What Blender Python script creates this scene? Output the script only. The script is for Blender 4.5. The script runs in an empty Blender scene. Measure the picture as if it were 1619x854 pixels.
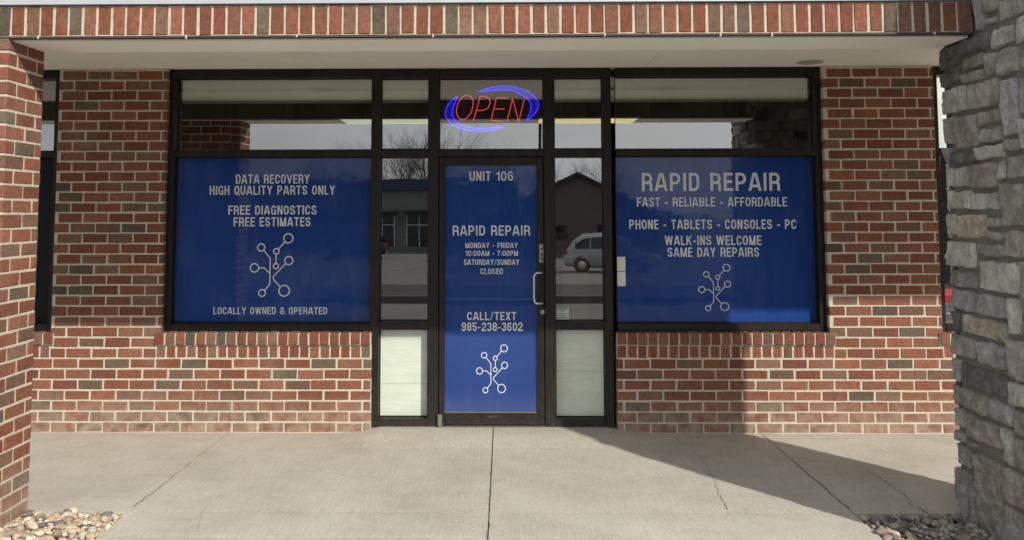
import bpy, math, random
from mathutils import Vector, Matrix, noise

random.seed(7)
R = math.radians
scene = bpy.context.scene
col = scene.collection

# ------------------------------------------------------------------ camera
cam_d = bpy.data.cameras.new('camera')
cam = bpy.data.objects.new('camera', cam_d)
col.objects.link(cam)
yaw, pitch, roll = 0.01408, 0.07221, -0.00171
fw = Vector((-math.sin(yaw) * math.cos(pitch), math.cos(yaw) * math.cos(pitch), math.sin(pitch)))
rt = Vector((math.cos(yaw), math.sin(yaw), 0))
up = rt.cross(fw)
rt2 = rt * math.cos(roll) + up * math.sin(roll)
up2 = -rt * math.sin(roll) + up * math.cos(roll)
M = Matrix((rt2, up2, -fw)).transposed().to_4x4()
M.translation = Vector((0.0912, -6.8416, 1.699))
cam.matrix_world = M
cam_d.sensor_width = 36
cam_d.lens = 1369.82 / 1619 * 36
cam_d.shift_x = (809.5 - 778.69) / 1619
cam_d.shift_y = -(427 - 237.94) / 1619
cam_d.clip_start = 0.05
cam_d.clip_end = 2000
scene.camera = cam

# ------------------------------------------------------------------ sun, sky, exposure
SUN = Vector((0.775, -1.0, 0.856)).normalized()          # towards the sun
sun_d = bpy.data.lights.new('sun', 'SUN')
sun_d.energy = 4.4
sun_d.angle = R(0.9)
sun_d.color = (1.0, 0.94, 0.84)
sun = bpy.data.objects.new('sun', sun_d)
sun.rotation_euler = SUN.to_track_quat('Z', 'Y').to_euler()
col.objects.link(sun)

w = bpy.data.worlds.new('World')
scene.world = w
w.use_nodes = True
nt = w.node_tree
nt.nodes.clear()
sky = nt.nodes.new('ShaderNodeTexSky')
sky.sky_type = 'NISHITA'
sky.sun_disc = False
sky.sun_elevation = math.asin(SUN.z)
sky.sun_rotation = math.atan2(SUN.x, SUN.y)
sky.air_density = 1.2
sky.dust_density = 3.0
sky.ozone_density = 1.0
bg = nt.nodes.new('ShaderNodeBackground')
bg.inputs['Strength'].default_value = 0.088
out = nt.nodes.new('ShaderNodeOutputWorld')
# thin broken cloud cover over the blue
tc = nt.nodes.new('ShaderNodeTexCoord')
mp = nt.nodes.new('ShaderNodeMapping')
mp.inputs['Scale'].default_value = (1, 1, 3.5)
nz = nt.nodes.new('ShaderNodeTexNoise')
nz.inputs['Scale'].default_value = 2.2
nz.inputs['Detail'].default_value = 6
rp = nt.nodes.new('ShaderNodeValToRGB')
rp.color_ramp.elements[0].position = 0.30
rp.color_ramp.elements[0].color = (.45, .45, .45, 1)
rp.color_ramp.elements[1].position = 0.62
rp.color_ramp.elements[1].color = (.95, .95, .95, 1)
mx = nt.nodes.new('ShaderNodeMix')
mx.data_type = 'RGBA'
mx.inputs['B'].default_value = (11.0, 11.4, 12.0, 1)
nt.links.new(tc.outputs['Generated'], mp.inputs['Vector'])
nt.links.new(mp.outputs['Vector'], nz.inputs['Vector'])
nt.links.new(nz.outputs['Fac'], rp.inputs['Fac'])
nt.links.new(rp.outputs['Color'], mx.inputs['Factor'])
nt.links.new(sky.outputs['Color'], mx.inputs['A'])
nt.links.new(mx.outputs['Result'], bg.inputs['Color'])
nt.links.new(bg.outputs['Background'], out.inputs['Surface'])

scene.view_settings.view_transform = 'Standard'
scene.view_settings.look = 'None'
scene.view_settings.exposure = 0.0
scene.view_settings.gamma = 1.0
scene.view_settings.use_curve_mapping = False
scene.render.engine = 'CYCLES'
scene.cycles.use_denoising = True
scene.cycles.max_bounces = 10
scene.cycles.transparent_max_bounces = 16


# ------------------------------------------------------------------ helpers
class MB:
    """collects shapes; build() links them as one mesh object"""

    def __init__(self):
        self.v, self.f, self.c = [], [], []

    def add(self, vs, fs, c=None):
        n = len(self.v)
        self.v.extend([tuple(p) for p in vs])
        self.f.extend([tuple(n + i for i in f) for f in fs])
        if c is not None:
            while len(self.c) < n:
                self.c.append((1, 1, 1, 1))
            self.c.extend([(c[0], c[1], c[2], 1)] * len(vs))

    def box(self, x0, x1, y0, y1, z0, z1, c=None):
        vs = [(x, y, z) for x in (x0, x1) for y in (y0, y1) for z in (z0, z1)]
        fs = [(0, 1, 3, 2), (4, 6, 7, 5), (0, 4, 5, 1), (2, 3, 7, 6), (0, 2, 6, 4), (1, 5, 7, 3)]
        self.add(vs, fs, c)

    def bevbox(self, x0, x1, y0, y1, z0, z1, b=0.003, c=None):
        """box with all twelve edges chamfered"""
        b = min(b, (x1 - x0) / 2.5, (y1 - y0) / 2.5, (z1 - z0) / 2.5)
        vs, idx = [], {}
        X, Y, Z = (x0, x1), (y0, y1), (z0, z1)
        for i in (0, 1):
            for j in (0, 1):
                for k in (0, 1):
                    sx, sy, sz = (b if i == 0 else -b), (b if j == 0 else -b), (b if k == 0 else -b)
                    idx[i, j, k, 0] = len(vs); vs.append((X[i], Y[j] + sy, Z[k] + sz))
                    idx[i, j, k, 1] = len(vs); vs.append((X[i] + sx, Y[j], Z[k] + sz))
                    idx[i, j, k, 2] = len(vs); vs.append((X[i] + sx, Y[j] + sy, Z[k]))
        fs = []
        order = [(0, 0), (1, 0), (1, 1), (0, 1)]
        for s in (0, 1):
            q = [idx[s, a, e, 0] for a, e in order]; fs.append(q if s else q[::-1])
            q = [idx[a, s, e, 1] for a, e in order]; fs.append(q[::-1] if s else q)
            q = [idx[a, e, s, 2] for a, e in order]; fs.append(q if s else q[::-1])
        for a in (0, 1):
            for e in (0, 1):
                fs.append((idx[a, e, 0, 0], idx[a, e, 1, 0], idx[a, e, 1, 1], idx[a, e, 0, 1]))
                fs.append((idx[a, 0, e, 0], idx[a, 1, e, 0], idx[a, 1, e, 2], idx[a, 0, e, 2]))
                fs.append((idx[0, a, e, 1], idx[1, a, e, 1], idx[1, a, e, 2], idx[0, a, e, 2]))
        for i in (0, 1):
            for j in (0, 1):
                for k in (0, 1):
                    fs.append((idx[i, j, k, 0], idx[i, j, k, 1], idx[i, j, k, 2]))
        self.add(vs, fs, c)

    def tube(self, pts, rad, n=8, closed=False, c=None, cap=True):
        pts = [Vector(p) for p in pts]
        m = len(pts)
        rr = rad if isinstance(rad, (list, tuple)) else [rad] * m
        vs, fs = [], []
        prev = None
        for i, p in enumerate(pts):
            if closed:
                t = (pts[(i + 1) % m] - pts[i - 1]).normalized()
            else:
                t = (pts[min(i + 1, m - 1)] - pts[max(i - 1, 0)]).normalized()
            if prev is None:
                a = Vector((0, 0, 1)) if abs(t.z) < .9 else Vector((0, 1, 0))
                u = t.cross(a).normalized()
            else:
                u = (prev - t * prev.dot(t)).normalized()
            prev = u
            b = t.cross(u)
            for k in range(n):
                an = 2 * math.pi * k / n
                vs.append(p + (u * math.cos(an) + b * math.sin(an)) * rr[i])
        for i in range(m if closed else m - 1):
            j = (i + 1) % m
            for k in range(n):
                l = (k + 1) % n
                fs.append((i * n + k, i * n + l, j * n + l, j * n + k))
        if cap and not closed:
            fs.append(tuple(range(n - 1, -1, -1)))
            fs.append(tuple((m - 1) * n + k for k in range(n)))
        self.add(vs, fs, c)

    def lathe(self, prof, cen, axis='Z', n=24, c=None):
        vs, fs = [], []
        for (r, h) in prof:
            for k in range(n):
                a = 2 * math.pi * k / n
                x, y = r * math.cos(a), r * math.sin(a)
                if axis == 'Z': p = (cen[0] + x, cen[1] + y, cen[2] + h)
                elif axis == 'Y': p = (cen[0] + x, cen[1] + h, cen[2] + y)
                else: p = (cen[0] + h, cen[1] + x, cen[2] + y)
                vs.append(p)
        m = len(prof)
        for i in range(m - 1):
            for k in range(n):
                l = (k + 1) % n
                fs.append((i * n + k, i * n + l, (i + 1) * n + l, (i + 1) * n + k))
        fs.append(tuple(range(n - 1, -1, -1)))
        fs.append(tuple((m - 1) * n + k for k in range(n)))
        self.add(vs, fs, c)

    def build(self, name, mat, parent=None, smooth=False, label=None, kind=None, fixn=True):
        me = bpy.data.meshes.new(name)
        me.from_pydata(self.v, [], self.f)
        if fixn:
            import bmesh
            bm = bmesh.new(); bm.from_mesh(me)
            bmesh.ops.recalc_face_normals(bm, faces=bm.faces)
            bm.to_mesh(me); bm.free()
        if self.c:
            while len(self.c) < len(self.v):
                self.c.append((1, 1, 1, 1))
            at = me.color_attributes.new('tone', 'FLOAT_COLOR', 'POINT')
            at.data.foreach_set('color', [x for c in self.c for x in c])
        if smooth:
            for p in me.polygons: p.use_smooth = True
        me.materials.append(mat)
        o = bpy.data.objects.new(name, me)
        col.objects.link(o)
        if parent is not None:
            o.parent = parent
            o.matrix_parent_inverse = Matrix.Translation(-parent_loc(parent))
        if label: o['label'] = label
        if kind: o['kind'] = kind
        return o


def parent_loc(p):
    v = Vector((0, 0, 0))
    while p is not None:
        v += p.location + (p.matrix_parent_inverse.translation if p.parent else Vector((0, 0, 0)))
        p = p.parent
    return v


def thing(name, label, cat, loc=(0, 0, 0), group=None):
    o = bpy.data.objects.new(name, None)
    o.empty_display_size = .1
    col.objects.link(o)
    o.location = loc
    o['label'] = label; o['category'] = cat
    if group: o['group'] = group
    return o


def tag(o, label, cat, group=None):
    o['label'] = label; o['category'] = cat
    if group: o['group'] = group
    return o


# ------------------------------------------------------------------ materials
def new_mat(name):
    m = bpy.data.materials.new(name); m.use_nodes = True
    n = m.node_tree
    b = n.nodes['Principled BSDF']
    return m, n, b


def nd(n, t, **kw):
    x = n.nodes.new(t)
    for k, v in kw.items():
        if k in x.inputs: x.inputs[k].default_value = v
        else: setattr(x, k, v)
    return x


def coords(n, scale=(1, 1, 1)):
    g = nd(n, 'ShaderNodeNewGeometry')
    m = nd(n, 'ShaderNodeMapping'); m.inputs['Scale'].default_value = scale
    n.links.new(g.outputs['Position'], m.inputs['Vector'])
    return m.outputs['Vector']


def noise_tex(n, scale, detail=4, sc=(1, 1, 1), rough=.55):
    t = nd(n, 'ShaderNodeTexNoise'); t.inputs['Scale'].default_value = scale
    t.inputs['Detail'].default_value = detail; t.inputs['Roughness'].default_value = rough
    n.links.new(coords(n, sc), t.inputs['Vector'])
    return t.outputs['Fac']


def ramp(n, fac, stops):
    r = nd(n, 'ShaderNodeValToRGB')
    e = r.color_ramp.elements
    while len(e) < len(stops): e.new(.5)
    for i, (p, c) in enumerate(stops):
        e[i].position = p
        e[i].color = (c[0], c[1], c[2], 1) if isinstance(c, (tuple, list)) else (c, c, c, 1)
    n.links.new(fac, r.inputs['Fac'])
    return r.outputs['Color']


def mix(n, a, b, fac=1.0, mode='MIX'):
    m = nd(n, 'ShaderNodeMix'); m.data_type = 'RGBA'; m.blend_type = mode
    for k, v in (('A', a), ('B', b)):
        if isinstance(v, (tuple, list)): m.inputs[k].default_value = (v[0], v[1], v[2], 1)
        else: n.links.new(v, m.inputs[k])
    if isinstance(fac, (int, float)): m.inputs['Factor'].default_value = fac
    else: n.links.new(fac, m.inputs['Factor'])
    return m.outputs['Result']


def bump(n, b, h, strength=.4, dist=.003):
    x = nd(n, 'ShaderNodeBump'); x.inputs['Strength'].default_value = strength
    x.inputs['Distance'].default_value = dist
    n.links.new(h, x.inputs['Height'])
    n.links.new(x.outputs['Normal'], b.inputs['Normal'])


def simple(name, c, rough=.6, metal=0.0, var=.12, scale=6, spec=.5, bmp=0.0, bscale=150):
    m, n, b = new_mat(name)
    f = noise_tex(n, scale, 5)
    k = ramp(n, f, [(.3, tuple(x * (1 - var) for x in c)), (.7, tuple(min(1, x * (1 + var)) for x in c))])
    n.links.new(k, b.inputs['Base Color'])
    b.inputs['Roughness'].default_value = rough
    b.inputs['Metallic'].default_value = metal
    b.inputs['Specular IOR Level'].default_value = spec
    if bmp: bump(n, b, noise_tex(n, bscale, 3), bmp, .002)
    return m


def sepz(n):
    g = nd(n, 'ShaderNodeNewGeometry'); s = nd(n, 'ShaderNodeSeparateXYZ')
    n.links.new(g.outputs['Position'], s.inputs['Vector'])
    return s


def mapr(n, v, a, b_):
    m = nd(n, 'ShaderNodeMapRange'); m.inputs['From Min'].default_value = a; m.inputs['From Max'].default_value = b_
    n.links.new(v, m.inputs['Value']); return m.outputs['Result']


def brick_mat():
    m, n, b = new_mat('fired clay brick')
    a = nd(n, 'ShaderNodeAttribute', attribute_name='tone')
    f1 = ramp(n, noise_tex(n, 45, 4), [(.3, .72), (.7, 1.22)])
    f2 = ramp(n, noise_tex(n, 260, 2), [(.35, .78), (.65, 1.16)])
    c = mix(n, a.outputs['Color'], f1, 1, 'MULTIPLY')
    c = mix(n, c, f2, 1, 'MULTIPLY')
    wc = ramp(n, noise_tex(n, 170, 3, (1, 1, .12)), [(.3, .80), (.7, 1.16)])
    c = mix(n, c, wc, 1, 'MULTIPLY')
    # flashed darker kiln marks
    fl = ramp(n, noise_tex(n, 14, 4, (1, 1, .35)), [(.50, 0.0), (.72, .6)])
    c = mix(n, c, (.120, .082, .058), fl)
    # mortar haze and splashed dirt low on the wall
    z = sepz(n).outputs['Z']
    low = ramp(n, z, [(0.0, 1.0), (.15, .60), (.30, 0.0)])
    sp = ramp(n, noise_tex(n, 12, 5), [(.35, .15), (.65, .9)])
    lf = mix(n, low, sp, 1, 'MULTIPLY')
    c = mix(n, c, (.36, .29, .22), lf)
    hz = ramp(n, noise_tex(n, 3.2, 6), [(.55, 0.0), (.8, .20)])
    c = mix(n, c, (.42, .33, .27), hz)
    n.links.new(c, b.inputs['Base Color'])
    b.inputs['Roughness'].default_value = .88
    b.inputs['Specular IOR Level'].default_value = .25
    bump(n, b, noise_tex(n, 190, 5), .55, .0025)
    return m


def mortar_mat(name, c, z_dirt=True):
    m, n, b = new_mat(name)
    k = ramp(n, noise_tex(n, 40, 5), [(.3, tuple(x * .82 for x in c)), (.7, tuple(x * 1.08 for x in c))])
    n.links.new(k, b.inputs['Base Color'])
    b.inputs['Roughness'].default_value = .95
    b.inputs['Specular IOR Level'].default_value = .1
    bump(n, b, noise_tex(n, 160, 4), .8, .004)
    return m


def concrete_mat():
    m, n, b = new_mat('broomed concrete')
    base = ramp(n, noise_tex(n, 1.3, 7, (1, 1, 1), .62), [(.28, (.43, .405, .345)), (.5, (.515, .485, .42)), (.74, (.58, .555, .49))])
    sp = ramp(n, noise_tex(n, 260, 2), [(.3, .80), (.7, 1.13)])
    c = mix(n, base, sp, 1, 'MULTIPLY')
    # broom streaks drawn front to back
    br = ramp(n, noise_tex(n, 60, 3, (3.2, .06, 1)), [(.3, .88), (.7, 1.09)])
    c = mix(n, c, br, 1, 'MULTIPLY')
    # ageing stains
    st = ramp(n, noise_tex(n, 2.6, 8, (1, 2.2, 1), .7), [(.5, 0.0), (.72, .38)])
    c = mix(n, c, (.33, .285, .22), st)
    # small dark specks
    sk = ramp(n, noise_tex(n, 42, 2), [(.66, 0.0), (.70, .55)])
    c = mix(n, c, (.16, .14, .12), sk)
    wk = ramp(n, noise_tex(n, 31, 1, (1, 1.6, 1)), [(.725, 0.0), (.745, .8)])
    c = mix(n, c, (.74, .72, .66), wk)
    gr = ramp(n, noise_tex(n, 700, 1), [(.3, .70), (.5, 1.0), (.72, 1.24)])
    c = mix(n, c, gr, 1, 'MULTIPLY')
    # grime washed against the foot of the wall
    yy = sepz(n).outputs['Y']
    wl = ramp(n, mapr(n, yy, -.9, .05), [(.0, 0.0), (.72, .10), (.94, .34), (1.0, .65)])
    wl = mix(n, wl, ramp(n, noise_tex(n, 4, 7, (1, 2, 1), .7), [(.3, .2), (.62, 1.0)]), 1, 'MULTIPLY')
    c = mix(n, c, (.30, .245, .175), wl)
    n.links.new(c, b.inputs['Base Color'])
    b.inputs['Roughness'].default_value = .9
    b.inputs['Specular IOR Level'].default_value = .25
    h = nd(n, 'ShaderNodeMath', operation='ADD')
    n.links.new(noise_tex(n, 60, 3, (3.4, .12, 1)), h.inputs[0])
    n.links.new(noise_tex(n, 240, 3), h.inputs[1])
    bump(n, b, h.outputs[0], .7, .004)
    return m


def stone_mat():
    m, n, b = new_mat('cut ledge stone')
    a = nd(n, 'ShaderNodeAttribute', attribute_name='tone')
    f1 = ramp(n, noise_tex(n, 9, 7, (1, 1, 1), .65), [(.25, .50), (.5, .95), (.75, 1.5)])
    f2 = ramp(n, noise_tex(n, 60, 5, (1, 1, .6), .7), [(.3, .72), (.7, 1.25)])
    c = mix(n, a.outputs['Color'], f1, 1, 'MULTIPLY')
    c = mix(n, c, f2, 1, 'MULTIPLY')
    pale = ramp(n, noise_tex(n, 14, 8, (1, 1, 1), .75), [(.56, 0.0), (.74, .5)])
    c = mix(n, c, (1.0, .98, .94), 1, 'MULTIPLY')
    c = mix(n, c, (.40, .39, .365), pale)
    rust = ramp(n, noise_tex(n, 5, 5), [(.56, 0.0), (.8, .22)])
    c = mix(n, c, (.22, .165, .12), rust)
    n.links.new(c, b.inputs['Base Color'])
    b.inputs['Roughness'].default_value = .9
    b.inputs['Specular IOR Level'].default_value = .25
    h = nd(n, 'ShaderNodeMath', operation='ADD')
    n.links.new(noise_tex(n, 26, 8, (1, 1, 1), .7), h.inputs[0])
    n.links.new(noise_tex(n, 130, 4), h.inputs[1])
    bump(n, b, h.outputs[0], .9, .010)
    return m


def pebble_mat():
    m, n, b = new_mat('river pebbles')
    a = nd(n, 'ShaderNodeAttribute', attribute_name='tone')
    f1 = ramp(n, noise_tex(n, 60, 5), [(.3, .72), (.7, 1.2)])
    c = mix(n, a.outputs['Color'], f1, 1, 'MULTIPLY')
    n.links.new(c, b.inputs['Base Color'])
    b.inputs['Roughness'].default_value = .8
    bump(n, b, noise_tex(n, 130, 4), .4, .003)
    return m


def glass_mat(name, refl=.34, tint=(.95, 1.0, .92)):
    m, n, b = new_mat(name)
    n.nodes.remove(b)
    o = n.nodes['Material Output']
    tr = nd(n, 'ShaderNodeBsdfTransparent'); tr.inputs['Color'].default_value = (*tint, 1)
    gl = nd(n, 'ShaderNodeBsdfGlossy'); gl.inputs['Roughness'].default_value = .0
    gl.inputs['Color'].default_value = (.97, .98, 1, 1)
    fr = nd(n, 'ShaderNodeFresnel'); fr.inputs['IOR'].default_value = 1.5
    ad = nd(n, 'ShaderNodeMath', operation='ADD', use_clamp=True)
    n.links.new(fr.outputs[0], ad.inputs[0])
    ad.inputs[1].default_value = refl
    # the panes are never quite flat
    bp = nd(n, 'ShaderNodeBump'); bp.inputs['Strength'].default_value = .05; bp.inputs['Distance'].default_value = .01
    n.links.new(noise_tex(n, 1.6, 1), bp.inputs['Height'])
    n.links.new(bp.outputs['Normal'], gl.inputs['Normal'])
    ms = nd(n, 'ShaderNodeMixShader')
    n.links.new(ad.outputs[0], ms.inputs[0])
    n.links.new(tr.outputs[0], ms.inputs[1]); n.links.new(gl.outputs[0], ms.inputs[2])
    n.links.new(ms.outputs[0], o.inputs['Surface'])
    return m


def emis(name, c, s):
    m, n, b = new_mat(name)
    b.inputs['Base Color'].default_value = (*[x * .5 for x in c], 1)
    b.inputs['Emission Color'].default_value = (*c, 1)
    b.inputs['Emission Strength'].default_value = s
    return m


def vinyl_mat():
    m, n, b = new_mat('blue window film')
    c = ramp(n, noise_tex(n, 1.1, 4, (1, 1, .5)), [(.3, (.012, .042, .190)), (.7, (.017, .056, .245))])
    dust = ramp(n, noise_tex(n, 5, 7, (1, 1, .4)), [(.52, 0.0), (.82, .12)])
    c = mix(n, c, (.3, .33, .38), dust)
    run = ramp(n, noise_tex(n, 16, 5, (1, 1, .09), .65), [(.58, 0.0), (.78, .07)])
    c = mix(n, c, (.3, .33, .38), run)
    lowd = ramp(n, sepz(n).outputs['Z'], [(.13, .10), (.32, 0.0)])
    c = mix(n, c, (.35, .33, .30), lowd)
    n.links.new(c, b.inputs['Base Color'])
    b.inputs['Roughness'].default_value = .035
    b.inputs['Specular IOR Level'].default_value = .5
    bump(n, b, noise_tex(n, 3.5, 3), .10, .01)
    return m


def panel_mat():
    m, n, b = new_mat('whitened glass')
    c = ramp(n, noise_tex(n, 5, 6, (1, 1, 3)), [(.3, (.52, .585, .50)), (.7, (.60, .66, .575))])
    sm = ramp(n, noise_tex(n, 9, 6, (1, 1, 4)), [(.6, 0.0), (.85, .25)])
    c = mix(n, c, (.40, .44, .37), sm)
    wr = ramp(n, noise_tex(n, 7, 5, (.35, 1, 5), .7), [(.46, 0.0), (.5, .35), (.54, 0.0)])
    c = mix(n, c, (.72, .78, .70), wr)
    n.links.new(c, b.inputs['Base Color'])
    b.inputs['Roughness'].default_value = .12
    b.inputs['Specular IOR Level'].default_value = .5
    return m


def frame_mat():
    m, n, b = new_mat('dark bronze aluminium')
    c = ramp(n, noise_tex(n, 22, 6, (1, 1, .3)), [(.3, (.0085, .0072, .006)), (.7, (.018, .0155, .013))])
    z = sepz(n).outputs['Z']
    low = ramp(n, z, [(0.0, .75), (.10, .22), (.5, 0.0)])
    sp = ramp(n, noise_tex(n, 60, 8, (.6, 1, 1.4), .7), [(.45, .05), (.70, .7)])
    c = mix(n, c, (.19, .165, .135), mix(n, low, sp, 1, 'MULTIPLY'))
    n.links.new(c, b.inputs['Base Color'])
    b.inputs['Roughness'].default_value = .5
    b.inputs['Specular IOR Level'].default_value = .28
    return m


BRICK = brick_mat()
MORTAR = mortar_mat('pale mortar', (.565, .50, .405))
STONE_MORTAR = mortar_mat('grey brown mortar', (.185, .175, .155))
CONC = concrete_mat()
STONE = stone_mat()
PEB = pebble_mat()
GLASS = glass_mat('storefront glass')
VINYL = vinyl_mat()
PANEL = panel_mat()
FRAME = frame_mat()
LETTER = simple('silver grey lettering film', (.60, .63, .67), .5, 0, .05, 8)
SOFFIT = simple('painted soffit board', (.88, .85, .78), .8, 0, .05, 1.6, .3, .15, 60)
SEAM = simple('soffit seam', (.22, .20, .17), .9)
STEEL = simple('rusted lintel steel', (.06, .04, .032), .7)
FLASH = simple('pale grey metal flashing', (.50, .53, .56), .4, .3, .05)
ALU = simple('satin aluminium', (.62, .62, .60), .32, .9, .06, 40)
WHITE = simple('white paper', (.70, .70, .68), .7, 0, .04)
BLACK = simple('black plastic', (.015, .015, .015), .5)
GASKET = simple('black rubber gasket', (.008, .008, .008), .7)
BLIND = simple('pleated shade fabric', (.86, .93, .76), .8, 0, .05, 3)
DARK_IN = simple('dim interior paint', (.10, .10, .09), .9)
CEIL_IN = simple('ceiling tile', (.16, .16, .145), .9)
CARPET = simple('dark carpet', (.035, .033, .03), .95)
CARD = simple('brown cardboard', (.45, .25, .14), .85)
ASPHALT = simple('weathered asphalt', (.105, .10, .092), .9, 0, .22, 1.2, .3, .5, 90)
PAINT = simple('road paint', (.72, .72, .68), .8)
BARK = simple('grey winter bark', (.11, .095, .08), .95, 0, .3, 20)
SIDING = simple('grey stucco wall', (.17, .175, .16), .9, 0, .1, 1)
SHINGLE = simple('dark roof shingles', (.045, .045, .048), .9, 0, .3, 30)
GABLE = simple('tan brick gable', (.13, .10, .085), .9, 0, .2, 20)
BLUEFASCIA = simple('dark blue fascia', (.02, .035, .10), .6)
CARWHITE = simple('white car paint', (.33, .34, .35), .18, 0, .02)
CARDARK = simple('charcoal car paint', (.03, .032, .036), .16, 0, .02)
CARGLASS = simple('car glass', (.012, .014, .016), .03)
TYRE = simple('tyre rubber', (.02, .02, .02), .85)
REDLAMP = simple('red lens', (.45, .02, .015), .2)
REDBOX = emis('lit red sign face', (1.0, .035, .02), .55)
GRASS = simple('winter grass', (.11, .12, .055), .95, 0, .3, 3)
DARKPANE = simple('matt black pane', (.010, .011, .014), .45, 0, .1, 4, .15)
CRACK = simple('crack shadow grit', (.15, .135, .11), .95)
JOINT = simple('joint grit', (.20, .18, .15), .95)

# ------------------------------------------------------------------ masonry
C_U, C_V = .2032, .0813        # brick module and course height
JT = .0110                     # mortar joint
REDS = [(.222, .084, .050), (.195, .070, .043), (.250, .098, .060), (.212, .090, .055), (.180, .068, .043), (.235, .104, .066)]
BROWNS = [(.180, .100, .070), (.205, .115, .080), (.160, .092, .064)]
GREYS = [(.122, .094, .066), (.145, .110, .078), (.100, .080, .058)]


def brick_tone():
    r = random.random()
    p = REDS if r < .74 else (BROWNS if r < .935 else GREYS)
    c = random.choice(p); k = random.uniform(.90, 1.10)
    return tuple(x * k for x in c)


def place(o, u, nrm, a0, a1, d0, d1, z0, z1):
    """axis aligned box from along-wall (a), depth behind the face (d), height"""
    pa, pb = o + u * a0 - nrm * d0, o + u * a1 - nrm * d1
    return (min(pa.x, pb.x), max(pa.x, pb.x), min(pa.y, pb.y), max(pa.y, pb.y), z0, z1)


def brick_box(mb, o, u, nrm, a0, a1, z0, z1, depth=.095, proud=0.0):
    j = lambda s: random.uniform(-s, s)
    d = -proud + random.uniform(0, .0025)
    b = place(o, u, nrm, a0 + j(.0024), a1 + j(.0024), d, depth, z0 + j(.0017), z1 + j(.0017))
    n0 = len(mb.v)
    mb.bevbox(*b, b=.0045, c=brick_tone())
    for i in range(n0, len(mb.v)):                     # worn arrises
        v = mb.v[i]; s = .0014
        mb.v[i] = (v[0] + j(s), v[1] + j(s), v[2] + j(s))


def running_bond(mb, o, u, nrm, a0, a1, z0, z1, phase=0.0, depth=.095, holes=()):
    """running bond; phase = where a joint of the even courses stands"""
    nc = int(math.ceil((z1 - z0) / C_V - 1e-6))
    for r in range(nc):
        zb = z0 + r * C_V + JT / 2
        zt = min(z0 + (r + 1) * C_V - JT / 2, z1)
        if zt - zb < .015: continue
        ph = phase + (C_U / 2 if r % 2 else 0)
        k = math.floor((a0 - ph) / C_U)
        a = ph + k * C_U
        while a < a1:
            s, e = max(a + JT / 2, a0), min(a + C_U - JT / 2, a1)
            if e - s > .025:
                segs = [(s, e)]
                for (h0, h1, hz0, hz1) in holes:
                    if zt > hz0 + .01 and zb < hz1 - .01:
                        ns = []
                        for (p, q) in segs:
                            if q <= h0 or p >= h1: ns.append((p, q))
                            else:
                                if p < h0 - .02: ns.append((p, h0 - .001))
                                if q > h1 + .02: ns.append((h1 + .001, q))
                        segs = ns
                for (p, q) in segs:
                    brick_box(mb, o, u, nrm, p, q, zb, zt, depth)
            a += C_U


def rowlock(mb, o, u, nrm, a0, a1, z0, z1, proud=0.0, depth=.095, pitch=.0813):
    n = max(1, round((a1 - a0) / pitch)); p = (a1 - a0) / n
    for i in range(n):
        brick_box(mb, o, u, nrm, a0 + i * p + JT / 2, a0 + (i + 1) * p - JT / 2, z0 + JT / 2, z1 - JT / 2, depth, proud)


UX, NY = Vector((1, 0, 0)), Vector((0, -1, 0))
O0 = Vector((0, 0, 0))
Z_SOF, Z_BEAM = 2.862, 2.671

# ------------------------------------------------------------------ ground (structure)
def lot_z(y):
    if y > -5.2: return -.15
    t = min(1, (-5.2 - y) / 30)
    return -.15 - .95 * t


g = MB()
ys = [-5.2, -12, -20, -28, -35.2, -50, -90, -200, -700]
xs = [-700, -200, -60, -20, 0, 20, 60, 200, 700]
for y in ys:
    for x in xs: g.v.append((x, y, lot_z(y)))
for j in range(len(ys) - 1):
    for i in range(len(xs) - 1):
        a = j * len(xs) + i
        g.f.append((a, a + len(xs), a + len(xs) + 1, a + 1))
g.build('parking_lot', ASPHALT, kind='structure')
g = MB(); g.box(-700, 700, -5.4, 700, -.6, -.16)
g.build('ground', GRASS, kind='structure')


def walk_z(x, y):
    t = max(0, min(1, (y + .55) / .6)); t = t * t * (3 - 2 * t)
    s = max(0, min(1, (1.15 - abs(x)) / .25)); s = s * s * (3 - 2 * s)
    return .038 * t * s


g = MB()


def slab(x0, x1, y0, y1, n=14):
    e = .0035
    x0 += e; x1 -= e; y0 += e; y1 -= e
    nx, ny = n, n
    vs, fs = [], []
    for j in range(ny + 1):
        for i in range(nx + 1):
            x = x0 + (x1 - x0) * i / nx; y = y0 + (y1 - y0) * j / ny
            ed = (i in (0, nx)) or (j in (0, ny))
            vs.append((x, y, walk_z(x, y) - (.002 if ed else 0)))
    for j in range(ny):
        for i in range(nx):
            a = j * (nx + 1) + i
            fs.append((a, a + 1, a + nx + 2, a + nx + 1))
    b = len(vs)
    ring = [(i, 0) for i in range(nx + 1)] + [(nx, j) for j in range(1, ny + 1)] + [(i, ny) for i in range(nx - 1, -1, -1)] + [(0, j) for j in range(ny - 1, 0, -1)]
    ids = [j * (nx + 1) + i for i, j in ring]
    for k in ids:
        v = vs[k]; vs.append((v[0], v[1], -.15))
    m = len(ids)
    for k in range(m):
        fs.append((ids[k], b + k, b + (k + 1) % m, ids[(k + 1) % m]))
    g.add(vs, fs)


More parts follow.
